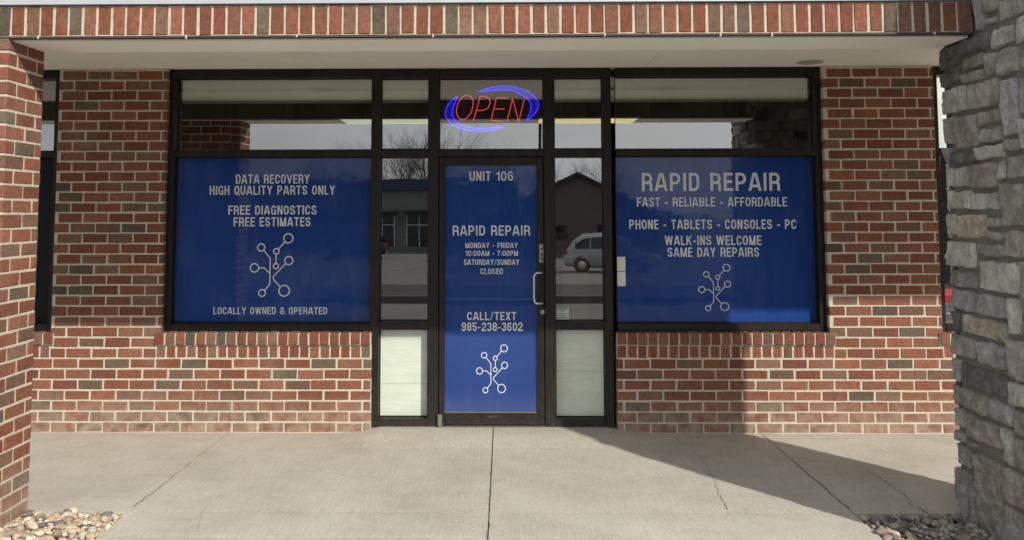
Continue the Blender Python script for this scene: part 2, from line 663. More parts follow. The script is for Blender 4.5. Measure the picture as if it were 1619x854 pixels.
XJ = [-8.3, -6.2, -4.15, -2.065, -.003, 2.065, 4.15, 6.2, 8.3]
for i in range(len(XJ) - 1):
    slab(XJ[i], XJ[i + 1], -1.775, .3)
    if i in (2, 5):                       # pebble beds lie here in front of these two
        slab(XJ[i], XJ[i + 1], -5.1, -3.3)
    else:
        slab(XJ[i], XJ[i + 1], -2.145 if i in (3, 4) else -3.0, -1.775) if i not in (3, 4) else None
        if i in (3, 4):
            pass
        slab(XJ[i], XJ[i + 1], -5.1, -3.0) if i not in (3, 4) else None
for i in (3, 4):                          # centre slabs run through to the front joint
    slab(XJ[i], XJ[i + 1], -2.16, -1.775)
    slab(XJ[i], XJ[i + 1], -5.1, -2.16)
walk = g.build('walkway', CONC, kind='structure')
g = MB(); g.box(-8.3, 8.3, -5.095, .3, -.16, -.03)
g.build('walkway_joint_bed', JOINT, kind='structure')
g = MB()
for i in range(9):
    g.bevbox(-9 + i * 2 + .004, -7 + i * 2 - .004, -5.27, -5.1, -.3, .0, .015)
g.build('kerb', CONC, kind='structure')


def crack(pts, w0, sub=7, seed=1):
    rnd = random.Random(seed)
    mb = MB(); P = []
    for k in range(len(pts) - 1):
        for s in range(sub):
            t = s / sub
            P.append((pts[k][0] * (1 - t) + pts[k + 1][0] * t + rnd.uniform(-.012, .012), pts[k][1] * (1 - t) + pts[k + 1][1] * t))
    P.append(pts[-1])
    vs = []
    for i, (x, y) in enumerate(P):
        t = i / (len(P) - 1)
        ww = w0 * (.25 + .9 * t) * rnd.uniform(.45, 1.25)
        vs += [(x - ww / 2, y, walk_z(x, y) + .0012), (x + ww / 2, y, walk_z(x, y) + .0012)]
    mb.add(vs, [(2 * i, 2 * i + 1, 2 * i + 3, 2 * i + 2) for i in range(len(P) - 1)])
    return mb


crack([(1.468, -.263), (1.442, -.631), (1.437, -.973), (1.402, -1.304), (1.37, -1.542), (1.363, -1.718)], .005, 7, 3).build('pavement_crack', CRACK, kind='structure')
crack([(2.512, -.359), (2.487, -.654), (2.494, -.85), (2.489, -1.061), (2.496, -1.231), (2.493, -1.368), (2.494, -1.475), (2.452, -1.622), (2.482, -1.698), (2.475, -1.771)], .009, 6, 5).build('pavement_crack', CRACK, kind='structure')
crack([(-.004, -.15), (-.008, -.7), (.004, -1.2), (-.006, -1.7), (.0, -2.2), (-.01, -3.0)], .003, 9, 8).build('pavement_crack', CRACK, kind='structure')
crack([(-.55, -2.02), (-.9, -2.05), (-1.3, -1.98), (-1.7, -2.06), (-1.95, -2.0)], .002, 9, 9).build('pavement_crack', CRACK, kind='structure')
crack([(-1.75, -1.2), (-1.62, -1.45), (-1.66, -1.7), (-1.55, -2.1)], .002, 9, 11).build('pavement_crack', CRACK, kind='structure')

for k, xj in enumerate((-2.065, 2.065)):
    crack([(xj, -.02), (xj, -.6), (xj, -1.2), (xj, -1.7)], .005, 9, 20 + k).build('pavement_crack', CRACK, kind='structure')

# parking bay lines
g = MB()
for i in range(-4, 6):
    x = i * 2.75 + .6
    if -11 < x < 6: continue
    g.add([(x, -5.6, lot_z(-5.6) + .004), (x + .1, -5.6, lot_z(-5.6) + .004), (x + .1, -10.6, lot_z(-10.6) + .004), (x, -10.6, lot_z(-10.6) + .004)], [(0, 1, 2, 3)])
    g.add([(x, -30.0, lot_z(-30) + .004), (x + .1, -30.0, lot_z(-30) + .004), (x + .1, -35.1, lot_z(-35.1) + .004), (x, -35.1, lot_z(-35.1) + .004)], [(0, 1, 2, 3)])
g.build('parking_bay_lines', PAINT, kind='structure')

# raised dark band of ground across the middle of the lot
g = MB()
for (x0, x1) in ((-30, 30),):
    nseg = 1
    za, zb = lot_z(-13.6), lot_z(-18.6)
    g.add([(x0, -13.6, za + .15), (x1, -13.6, za + .15), (x1, -18.6, zb + .15), (x0, -18.6, zb + .15)], [(0, 3, 2, 1)])
g.build('dark_ground_band', simple('dark rough ground', (.030, .024, .018), .95, 0, .4, 9, .3, .8, 25), kind='structure')
g = MB()
for (y0, y1) in ((-13.6, -13.45), (-18.75, -18.6)):
    for i in range(20):
        g.bevbox(-30 + i * 3 + .004, -27 + i * 3 - .004, y0, y1, lot_z(y1) - .2, lot_z(y1) + .165, .02)
g.build('kerb', ASPHALT, kind='structure')

# ------------------------------------------------------------------ brick walls
def sill(parent, a0, a1, label):
    mb = MB()
    rowlock(mb, O0, UX, NY, a0, a1, .672, .778, proud=.022, depth=.06)
    # slope the top of the sill down to the front
    for i, v in enumerate(mb.v):
        if v[2] > .75: mb.v[i] = (v[0], v[1], v[2] - max(0, (.04 - v[1])) * .12)
    o = mb.build('window_sill', BRICK, parent, label=label)
    m = MB(); m.box(a0 + .003, a1 - .003, -.014, .055, .676, .764)
    m.build('sill_mortar', MORTAR, o)
    return o


def shop_wall(name, label, side):
    t = thing(name, label, 'brick wall', (side * 2.0, 0, 0))
    s = side
    mb = MB()

    def span(a, b): return (a, b) if s > 0 else (-b, -a)
    a0, a1 = span(.957, 2.608)           # under the big window
    b0, b1 = span(2.608, 3.482)          # pier
    c0, c1 = span(3.482, 5.6)            # under the neighbour's window
    full = span(.957, 5.6)
    PH = 2.637
    running_bond(mb, O0, UX, NY, full[0], full[1], 0, .0813 * 7, PH)
    # two rowlock courses are flush with the wall, above the running bond
    for (p, q) in ((a0, a1), (c0, c1)):
        e0, e1 = (p, q)
        if abs(e0) > 2.5 and abs(e0) < 2.7: e0 = math.copysign(2.645, e0)
        if abs(e1) > 2.5 and abs(e1) < 2.7: e1 = math.copysign(2.645, e1)
        rowlock(mb, O0, UX, NY, e0, e1, .0813 * 7, .672)
    # pier courses above
    p0, p1 = (b0, b1)
    if s > 0: p0l = 2.647
    else: p0l = None
    zz = .0813 * 7
    lo = (2.647, 3.48) if s > 0 else (-3.48, -2.647)
    up_ = (2.608, 3.482) if s > 0 else (-3.482, -2.608)
    m2 = MB()
    for r in range(7, 36):
        zb, zt = r * C_V, (r + 1) * C_V
        rng = lo if r < 9 else up_
        if r == 9: rng = (rng[0], rng[1])
        ph = PH + (C_U / 2 if r % 2 else 0)
        k = math.floor((rng[0] - ph) / C_U); a = ph + k * C_U
        while a < rng[1]:
            p, q = max(a + JT / 2, rng[0]), min(a + C_U - JT / 2, rng[1])
            zt2 = min(zt - JT / 2, Z_SOF - .002)
            if q - p > .025 and zt2 - zb > .025:
                brick_box(mb, O0, UX, NY, p, q, zb + JT / 2, zt2)
            a += C_U
    mb.build('bricks', BRICK, t)
    m = MB()
    m.box(full[0] + .004, full[1], .0045, .24, 0, .672)
    m.box(up_[0] + .004, up_[1] - .004, .0045, .24, .672, Z_SOF - .001)
    m.build('mortar', MORTAR, t)
    for (p, q) in ((a0, a1), (c0, c1)):
        e0, e1 = p, q
        if abs(abs(e0) - 2.608) < .01: e0 = math.copysign(2.652, e0)
        if abs(abs(e1) - 2.608) < .01: e1 = math.copysign(2.652, e1)
        if abs(abs(e0) - 3.482) < .01: e0 = math.copysign(3.45, e0)
        if abs(abs(e1) - 3.482) < .01: e1 = math.copysign(3.45, e1)
        sill(t, e0, e1, None)
    return t


shop_wall('brick_wall', 'red brick wall and pier left of the door, under the data recovery window', -1)
shop_wall('brick_wall', 'red brick wall and pier right of the door, crossed by the stone pillar shadow', 1)

# ------------------------------------------------------------------ brick pillar (left)
t = thing('brick_pillar', 'sunlit red brick pillar at the left edge holding up the brick beam', 'pillar', (-2.97, -1.96, 0))
mb = MB()
OX = Vector((-2.645, 0, 0)); UYm = Vector((0, 1, 0)); NX = Vector((1, 0, 0))
running_bond(mb, OX, UYm, NX, -2.149, -1.776, -.17, Z_BEAM - .004, phase=-1.776 - .175, depth=.095)
running_bond(mb, Vector((0, -2.149, 0)), UX, NY, -3.345, -2.742, -.17, Z_BEAM - .004, phase=-2.742, depth=.095)
running_bond(mb, Vector((0, -1.776, 0)), UX, Vector((0, 1, 0)), -3.345, -2.742, 0, Z_BEAM - .004, phase=-2.742, depth=.095)
mb.build('bricks', BRICK, t)
m = MB(); m.box(-3.34, -2.6495, -2.1445, -1.7805, -.2, Z_BEAM - .003)
m.build('mortar', MORTAR, t)

# ------------------------------------------------------------------ canopy beam and soffit
t = thing('brick_beam', 'brick beam with a row of upright bricks over the shopfront', 'beam', (0, -1.96, Z_BEAM))
mb = MB()
FR = Vector((0, -2.149, 0))
rowlock(mb, FR, UX, NY, -6.0, 2.64, Z_BEAM + .006, Z_BEAM + .177, pitch=.0800)
mb.build('upright_bricks', BRICK, t)
m = MB(); m.box(-6, 2.638, -2.1435, -1.99, Z_BEAM + .008, Z_BEAM + .175)
# mortar that ran out below the joints
for x in (-2.48, -1.66, -1.05, .64, 1.55, 2.43, 1.27, -.3):
    m.bevbox(x - .006, x + .005, -2.161, -2.1515, Z_BEAM - .008 - abs(math.sin(x * 9)) * .010, Z_BEAM + .01, .004)
m.build('mortar', MORTAR, t)
m = MB(); m.box(-6, 2.635, -2.151, -2.128, Z_BEAM - .005, Z_BEAM + .0055)
m.build('lintel', STEEL, t)
m = MB(); m.box(-6, 2.635, -2.110, -1.776, Z_BEAM - .014, Z_BEAM - .0045)
m.build('underside_board', SOFFIT, t)
m = MB(); m.box(-6, 2.635, -1.86, -1.786, Z_BEAM - .0024, Z_SOF - .001); m.build('rear_mortar', simple('mortar with painted shade', (.14, .13, .105), .9), t)  # mortar colour darkened to stand for the unlit rear face
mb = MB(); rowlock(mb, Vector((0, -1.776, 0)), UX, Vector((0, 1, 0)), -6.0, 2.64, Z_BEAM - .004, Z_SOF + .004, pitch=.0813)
mb.c = [(a * .55, a * .48, a * .38, 1) for a, b, c, _ in mb.c]  # shade of the rear face put into the brick tones
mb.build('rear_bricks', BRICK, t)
m = MB(); m.box(-6, 2.64, -2.165, -1.80, Z_BEAM + .181, Z_BEAM + .50)
m.build('flashing', FLASH, t)

t = thing('brick_beam', 'brick beam of the next bay beyond the stone pillar', 'beam', (5, -1.96, Z_SOF))
mb = MB(); rowlock(mb, FR, UX, NY, 3.36, 7.2, Z_SOF + .006, Z_SOF + .177, pitch=.0800)
mb.build('upright_bricks', BRICK, t)
m = MB(); m.box(3.36, 7.2, -2.1435, -1.99, Z_SOF + .008, Z_SOF + .175); m.build('mortar', MORTAR, t)
m = MB(); m.box(3.36, 7.2, -2.165, -1.80, Z_SOF + .181, Z_SOF + .4); m.build('flashing', FLASH, t)

t = thing('soffit', 'beige painted soffit between the brick beam and the shop windows', 'soffit', (0, -.9, Z_SOF))
m = MB()
xs_ = [-6, -2.52, -1.3, 1.22, 2.95, 7.2]
for i in range(5):
    m.bevbox(xs_[i] + .0012, xs_[i + 1] - .0012, -1.7745, .6, Z_SOF, Z_SOF + .014, .001)
m.build('board', SOFFIT, t)
m = MB(); m.box(-6, 7.2, -2.14, 9.0, Z_SOF + .35, Z_SOF + .7)
m.box(2.635, 7.2, -2.14, -1.777, Z_SOF + .002, Z_SOF + .02)
m.build('roof_deck', SEAM, t)
for x in (-1.62, 1.62):
    dl = thing('recessed_light', 'round recessed soffit light %s' % ('in front of the data recovery window' if x < 0 else 'in front of the phone and tablets window'), 'light fixture', (x, -.96, Z_SOF), 'recessed lights in the soffit')
    m = MB(); m.lathe([(.09, 0), (.095, -.004), (.075, -.006), (.07, -.001)], (x, -.96, Z_SOF - .0005)); m.build('trim_ring', WHITE, dl)
m = MB(); m.lathe([(.095, 0), (.1, -.003), (.08, -.005), (.07, -.003)], (2.46, -.16, Z_SOF - .0005))
tag(m.build('access_cover', simple('greyed cover', (.40, .38, .34), .8)), 'grey round cover on the soffit above the right end of the window', 'cover')

# ------------------------------------------------------------------ stone pillar (right)
PAL = {'D': (.068, .068, .070), 'G': (.150, .147, .140), 'L': (.215, .218, .208), 'B': (.160, .163, .166),
       'T': (.152, .143, .130), 'M': (.140, .134, .134), 'S': (.215, .192, .160)}
STONES = [(-1.997, -1.744, 2.52, 2.66, 'D'), (-2.301, -2.003, 2.562, 2.667, 'D'), (-2.499, -2.304, 2.545, 2.658, 'L'), (-2.603, -2.502, 2.537, 2.679, 'L'), (-2.237, -2.15, 2.678, 2.88, 'B'), (-2.369, -2.24, 2.742, 2.841, 'T'), (-2.605, -2.368, 2.675, 2.794, 'G'), (-2.363, -2.257, 2.684, 2.734, 'T'), (-1.988, -1.753, 2.425, 2.514, 'D'), (-2.225, -2.012, 2.481, 2.558, 'T'), (-2.219, -1.997, 2.408, 2.473, 'G'), (-2.338, -2.231, 2.412, 2.545, 'G'), (-2.544, -2.346, 2.395, 2.535, 'G'), (-2.689, -2.548, 2.379, 2.51, 'T'), (-2.03, -1.762, 2.258, 2.411, 'L'), (-2.363, -2.032, 2.254, 2.406, 'T'), (-2.514, -2.366, 2.085, 2.385, 'B'), (-2.676, -2.525, 2.173, 2.372, 'G'), (-2.361, -2.146, 2.16, 2.243, 'T'), (-2.14, -1.898, 2.048, 2.242, 'T'), (-1.892, -1.77, 2.086, 2.25, 'G'), (-2.361, -2.144, 2.061, 2.151, 'G'), (-2.662, -2.524, 2.006, 2.165, 'L'), (-2.106, -1.862, 1.967, 2.044, 'D'), (-2.369, -2.107, 1.975, 2.056, 'L'), (-2.519, -2.372, 2.004, 2.077, 'G'), (-1.856, -1.755, 1.969, 2.078, 'G'), (-2.022, -1.746, 1.839, 1.959, 'L'), (-2.289, -2.028, 1.822, 1.964, 'T'), (-2.369, -2.296, 1.864, 1.970, 'L'), (-2.649, -2.375, 1.861, 1.99, 'M'), (-2.046, -1.745, 1.71, 1.825, 'L'), (-2.308, -2.052, 1.705, 1.809, 'L'), (-2.635, -2.326, 1.623, 1.85, 'G'), (-1.88, -1.766, 1.561, 1.698, 'L'), (-2.168, -1.885, 1.553, 1.692, 'S'), (-2.32, -2.174, 1.613, 1.679, 'M'), (-2.325, -2.174, 1.547, 1.607, 'M'), (-2.62, -2.332, 1.466, 1.612, 'T'), (-2.056, -1.739, 1.385, 1.541, 'L'), (-2.327, -2.066, 1.462, 1.537, 'G'), (-2.07, -1.756, 1.277, 1.372, 'M'), (-2.452, -2.084, 1.278, 1.450, 'L'), (-2.604, -2.460, 1.182, 1.457, 'M'), (-2.335, -1.773, 1.147, 1.268, 'B'), (-2.447, -2.341, 1.077, 1.268, 'L'), (-2.59, -2.453, 1.099, 1.172, 'G'), (-1.882, -1.77, 1.026, 1.139, 'D'), (-2.232, -1.889, 1.024, 1.139, 'S'), (-2.331, -2.240, 1.024, 1.138, 'G'), (-2.018, -1.759, 0.887, 1.014, 'T'), (-2.314, -2.025, 0.883, 1.014, 'B'), (-2.578, -2.322, 0.857, 1.066, 'T'), (-1.858, -1.748, 0.739, 0.877, 'B'), (-2.318, -1.866, 0.737, 0.873, 'D'), (-2.565, -2.326, 0.725, 0.846, 'L'), (-2.112, -1.766, 0.608, 0.727, 'T'), (-2.346, -2.118, 0.608, 0.727, 'B'), (-2.553, -2.354, 0.580, 0.717, 'T'), (-1.889, -1.77, 0.485, 0.598, 'G'), (-2.228, -1.896, 0.458, 0.598, 'T'), (-2.334, -2.236, 0.412, 0.598, 'L'), (-2.542, -2.341, 0.413, 0.571, 'T'), (-1.872, -1.77, 0.407, 0.476, 'G'), (-2.0, -1.880, 0.407, 0.450, 'G'), (-1.932, -1.765, 0.276, 0.398, 'G'), (-2.212, -1.970, -0.06, 0.400, 'T'), (-1.872, -1.741, -0.06, 0.266, 'G'), (-1.960, -1.882, -0.06, 0.266, 'G'), (-2.529, -2.222, 0.219, 0.404, 'T'), (-2.515, -2.222, -0.02, 0.211, 'G')]


def grow(rects, gap=.009, lim=.05):
    # widen every stone until only a narrow joint is left around it
    Rr = [list(r) for r in rects]
    for step in range(25):
        d = .002
        for i, r in enumerate(Rr):
            for k, sg in ((2, -1), (3, 1), (0, -1), (1, 1)):
                if abs(r[k] + sg * d - rects[i][k]) > lim: continue
                q = list(r); q[k] += sg * d
                if q[1] > -1.745 or q[2] < -.06: continue
                ok = True
                for j, o_ in enumerate(Rr):
                    if j != i and q[0] - gap < o_[1] and q[1] + gap > o_[0] and q[2] - gap < o_[3] and q[3] + gap > o_[2]:
                        if not (r[0] - gap + .0021 < o_[1] and r[1] + gap - .0021 > o_[0] and r[2] - gap + .0021 < o_[3] and r[3] + gap - .0021 > o_[2]): ok = False; break
                        ok = False; break
                if ok: r[k] = q[k]
    return [tuple(r) for r in Rr]


STONES = grow(STONES)


def stone(mb, o, u, nrm, a0, a1, z0, z1, c, seed):
    """rough faced stone: a displaced grid with rounded edges that dives into the mortar"""
    rnd = random.Random(seed)
    ins = -.0005
    a0 += ins; a1 -= ins; z0 += ins; z1 -= ins
    if a1 - a0 < .02 or z1 - z0 < .02: return
    nu = max(5, int((a1 - a0) / .010)); nv = max(5, int((z1 - z0) / .010))
    bul = rnd.uniform(.013, .026)
    tu, tv = rnd.uniform(-.010, .010), rnd.uniform(-.010, .010)
    off = Vector((rnd.uniform(0, 50), rnd.uniform(0, 50), rnd.uniform(0, 50)))
    vs, fs = [], []
    for j in range(nv + 1):
        for i in range(nu + 1):
            fu, fv = i / nu, j / nv
            p = Vector(((a0 + (a1 - a0) * fu), (z0 + (z1 - z0) * fv), 0))
            edge = min(fu * (a1 - a0), (1 - fu) * (a1 - a0), fv * (z1 - z0), (1 - fv) * (z1 - z0))
            e = min(1, edge / .020); rise = math.sqrt(max(0, 1 - (1 - e) ** 2))
            nn = noise.fractal(p * 9 + off, .8, 2.0, 5)
            n2 = noise.noise(p * 45 + off)
            h = -.010 * (1 - rise) + rise * (bul + tu * (fu - .5) * 2 + tv * (fv - .5) * 2 + nn * .013 + n2 * .004 + (abs(noise.noise(p * 17 + off)) - .25) * .012)
            wob = noise.noise(Vector((p.x * 14, p.y * 14, 3)) + off) * .011 * (1 if e < .6 else .3)
            wob2 = noise.noise(Vector((p.x * 14, p.y * 14, 9)) + off) * .011 * (1 if e < .6 else .3)
            if e == 0: h = -.05
            # pull the corners round
            cu, cv = abs(fu - .5) * 2, abs(fv - .5) * 2
            k = max(0, cu + cv - 1.75) * .045
            aa = p.x + wob - math.copysign(k, fu - .5); zz = p.y + wob2 - math.copysign(k, fv - .5)
            q = o + u * aa + nrm * h
            vs.append((q.x, q.y, zz))
    for j in range(nv):
        for i in range(nu):
            a = j * (nu + 1) + i
            fs.append((a, a + 1, a + nu + 2, a + nu + 1))
    mb.add(vs, fs, c)


KS = 1.9


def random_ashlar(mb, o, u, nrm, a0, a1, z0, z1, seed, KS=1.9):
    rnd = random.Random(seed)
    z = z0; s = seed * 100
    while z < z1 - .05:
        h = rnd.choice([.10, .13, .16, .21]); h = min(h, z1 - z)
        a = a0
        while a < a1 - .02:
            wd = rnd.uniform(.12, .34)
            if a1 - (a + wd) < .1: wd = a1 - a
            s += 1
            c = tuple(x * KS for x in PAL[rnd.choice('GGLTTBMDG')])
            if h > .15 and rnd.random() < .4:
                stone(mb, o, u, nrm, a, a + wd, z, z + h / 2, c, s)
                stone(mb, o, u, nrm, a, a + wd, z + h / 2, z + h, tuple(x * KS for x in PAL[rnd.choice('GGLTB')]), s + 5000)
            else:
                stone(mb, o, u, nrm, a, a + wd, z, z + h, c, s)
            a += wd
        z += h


PX0, PX1, PY0, PY1 = 2.662, 3.33, -2.70, -1.79
t = thing('stone_pillar', 'rough grey stone pillar at the right edge of the walkway', 'pillar', (3.0, -2.25, 0))
mb = MB()
OXs = Vector((PX0, 0, 0)); NXm = Vector((-1, 0, 0))
for i, (y0, y1, z0, z1, c) in enumerate(STONES):
    k = random.uniform(1.95, 2.35)
    stone(mb, OXs, UYm, NXm, max(y0, -2.69), min(y1, -1.760), z0, z1, tuple(x * k for x in PAL[c]), i + 1)
random_ashlar(mb, OXs, UYm, NXm, -2.12, -1.78, 2.68, 3.5, 31)
random_ashlar(mb, OXs, UYm, NXm, -2.69, -2.24, 2.84, 3.5, 32)
random_ashlar(mb, OXs, UYm, NXm, -2.70, -2.60, 0, 2.4, 33)
random_ashlar(mb, OXs, UYm, NXm, -2.70, -2.53, -.1, .42, 34)
random_ashlar(mb, Vector((0, PY0, 0)), UX, NY, PX0 - .01, PX1, -.1, 3.5, 41)
random_ashlar(mb, Vector((PX1, 0, 0)), UYm, NX, PY0, PY1, -.1, 3.5, 51)
random_ashlar(mb, Vector((0, PY1, 0)), UX, Vector((0, 1, 0)), PX0 + .0, PX1, 0, 3.5, 61, .75)  # low tone factor puts the back face's shade into the stone colours
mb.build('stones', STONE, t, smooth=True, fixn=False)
m = MB(); m.box(PX0 + .003, PX1 - .004, PY0 + .004, PY1 - .004, -.2, 3.5)
m.build('mortar', STONE_MORTAR, t)

# ------------------------------------------------------------------ pebbles
def ico(sub):
    import bmesh
    bm = bmesh.new(); bmesh.ops.create_icosphere(bm, subdivisions=sub, radius=1)
    vs = [v.co.copy() for v in bm.verts]; fs = [[v.index for v in f.verts] for f in bm.faces]
    bm.free(); return vs, fs


IV, IF = ico(2)
g = MB()
rnd = random.Random(77)
SHAPES = []
for k in range(14):
    off = Vector((k * 7.3, k * 3.1, k))
    SHAPES.append([v * (1 + .30 * noise.noise(v * 1.1 + off) + .10 * noise.noise(v * 2.6 + off)) for v in IV])


def pebbles(x0, x1, y0, y1, warm, skip):
    step = .031
    for layer, zc in ((0, -.045), (1, -.018), (2, .002)):
        y = y0
        while y < y1:
            x = x0
            while x < x1:
                px, py = x + rnd.uniform(-.016, .016), y + rnd.uniform(-.016, .016)
                x += step * (1.0 if layer < 2 else 1.5)
                if skip(px, py) or (layer == 2 and rnd.random() < .35): continue
                px = min(max(px, x0 + .008), x1 - .012); py = min(py, y1 - .006)
                s = rnd.choice([.008, .011, .013, .016, .020, .024]) * rnd.uniform(.9, 1.2)
                sh = rnd.choice(SHAPES)
                rot = Matrix.Rotation(rnd.uniform(0, 6.28), 3, 'Z') @ Matrix.Rotation(rnd.uniform(-.5, .5), 3, 'X')
                sc = Vector((s * rnd.uniform(1.0, 1.6), s, s * rnd.uniform(.55, .85)))
                r = rnd.random()
                if warm:
                    c = (.60, .50, .36) if r < .35 else (.46, .36, .25) if r < .6 else (.34, .25, .19) if r < .75 else (.62, .58, .48) if r < .9 else (.16, .15, .14)
                else:
                    c = (.30, .26, .21) if r < .35 else (.40, .36, .30) if r < .6 else (.20, .15, .13) if r < .8 else (.52, .48, .40) if r < .92 else (.14, .12, .13)
                kk = rnd.uniform(.72, 1.05)
                z = zc + rnd.uniform(-.006, .008) + .0
                vs = []
                for v in sh:
                    q = rot @ Vector((v.x * sc.x, v.y * sc.y, v.z * sc.z))
                    vs.append((q.x + px, q.y + py, q.z + z))
                g.add(vs, IF, tuple(a * kk for a in c))
            y += step


pebbles(-2.95, -2.075, -2.62, -1.785, True, lambda x, y: x < -2.66 and y > -2.16)
g.build('gravel', PEB, smooth=True, kind='stuff', fixn=False)
g = MB()
pebbles(2.075, 2.70, -2.62, -1.785, False, lambda x, y: x > 2.665 and y > -2.72)
g.build('gravel', PEB, smooth=True, kind='stuff', fixn=False)
g = MB()
g.box(-4.15, -2.07, -3.3, -1.78, -.14, -.055); g.box(2.07, 4.15, -3.3, -1.78, -.14, -.055)
g.build('gravel_bed_soil', simple('bed soil', (.10, .08, .06), .95), kind='structure')

# ------------------------------------------------------------------ lettering
def arcpath(pts):
    """pts: (x,y) or (x,y,r): corners with a radius are rounded"""
    res = []
    n = len(pts)
    for i, p in enumerate(pts):
        if len(p) == 2 or i == 0 or i == n - 1:
            res.append(Vector((p[0], p[1]))); continue
        c = Vector((p[0], p[1])); r = p[2]
        a = Vector(pts[i - 1][:2]) - c; b = Vector(pts[i + 1][:2]) - c
        la, lb = a.length, b.length
        ra = r * (1.35 if abs(a.y) > abs(a.x) else 1.0); rb = r * (1.35 if abs(b.y) > abs(b.x) else 1.0)
        ra = min(ra, la * .5 if i - 1 > 0 else la); rb = min(rb, lb * .5 if i + 1 < n - 1 else lb)
        s, e = c + a.normalized() * ra, c + b.normalized() * rb
        for k in range(9):
            tt = k / 8
            # quadratic eased to look circular
            h1 = s + (c - s) * .5523; h2 = e + (c - e) * .5523
            q = s * (1 - tt) ** 3 + h1 * 3 * tt * (1 - tt) ** 2 + h2 * 3 * tt ** 2 * (1 - tt) + e * tt ** 3
            res.append(q)
    return res


ZO = [0]


def stroke(mb, pts, t, tf, closed=False):
    """flat ribbon in letter space; tf maps (x,y,depth) to the world"""
    P = []
    for p in pts:
        if not P or (p - P[-1]).length > 1e-5: P.append(p)
    m = len(P)
    L, Rr = [], []
    for i in range(m):
        if closed:
            d0 = (P[i] - P[i - 1]).normalized(); d1 = (P[(i + 1) % m] - P[i]).normalized()
        else:
            d0 = (P[i] - P[i - 1]).normalized() if i else (P[1] - P[0]).normalized()
            d1 = (P[i + 1] - P[i]).normalized() if i < m - 1 else d0
        d = (d0 + d1)
        d = d.normalized() if d.length > 1e-6 else d0
        nn = Vector((-d.y, d.x)); k = max(.45, nn.dot(Vector((-d0.y, d0.x))))
        off = nn * (t / 2 / k)
        if not closed and i in (0, m - 1) and abs(d.y) > .35 and (abs(P[i].y) < 1e-4 or abs(P[i].y - 1) < 1e-4):
            off = Vector((-math.copysign(t / 2 / abs(d.y), d.y), 0))      # cut flat on the line
        L.append(P[i] + off); Rr.append(P[i] - off)
    ZO[0] = (ZO[0] + 1) % 5
    z = ZO[0] * .00012
    vs = [tf(p.x, p.y, z) for p in L] + [tf(p.x, p.y, z) for p in Rr]
    fs = [(i, i + 1, m + i + 1, m + i) for i in range(m - 1)]
    if closed: fs.append((m - 1, 0, m, 2 * m - 1))
    mb.add(vs, fs)


T_ = .150
A_ = T_ / 2


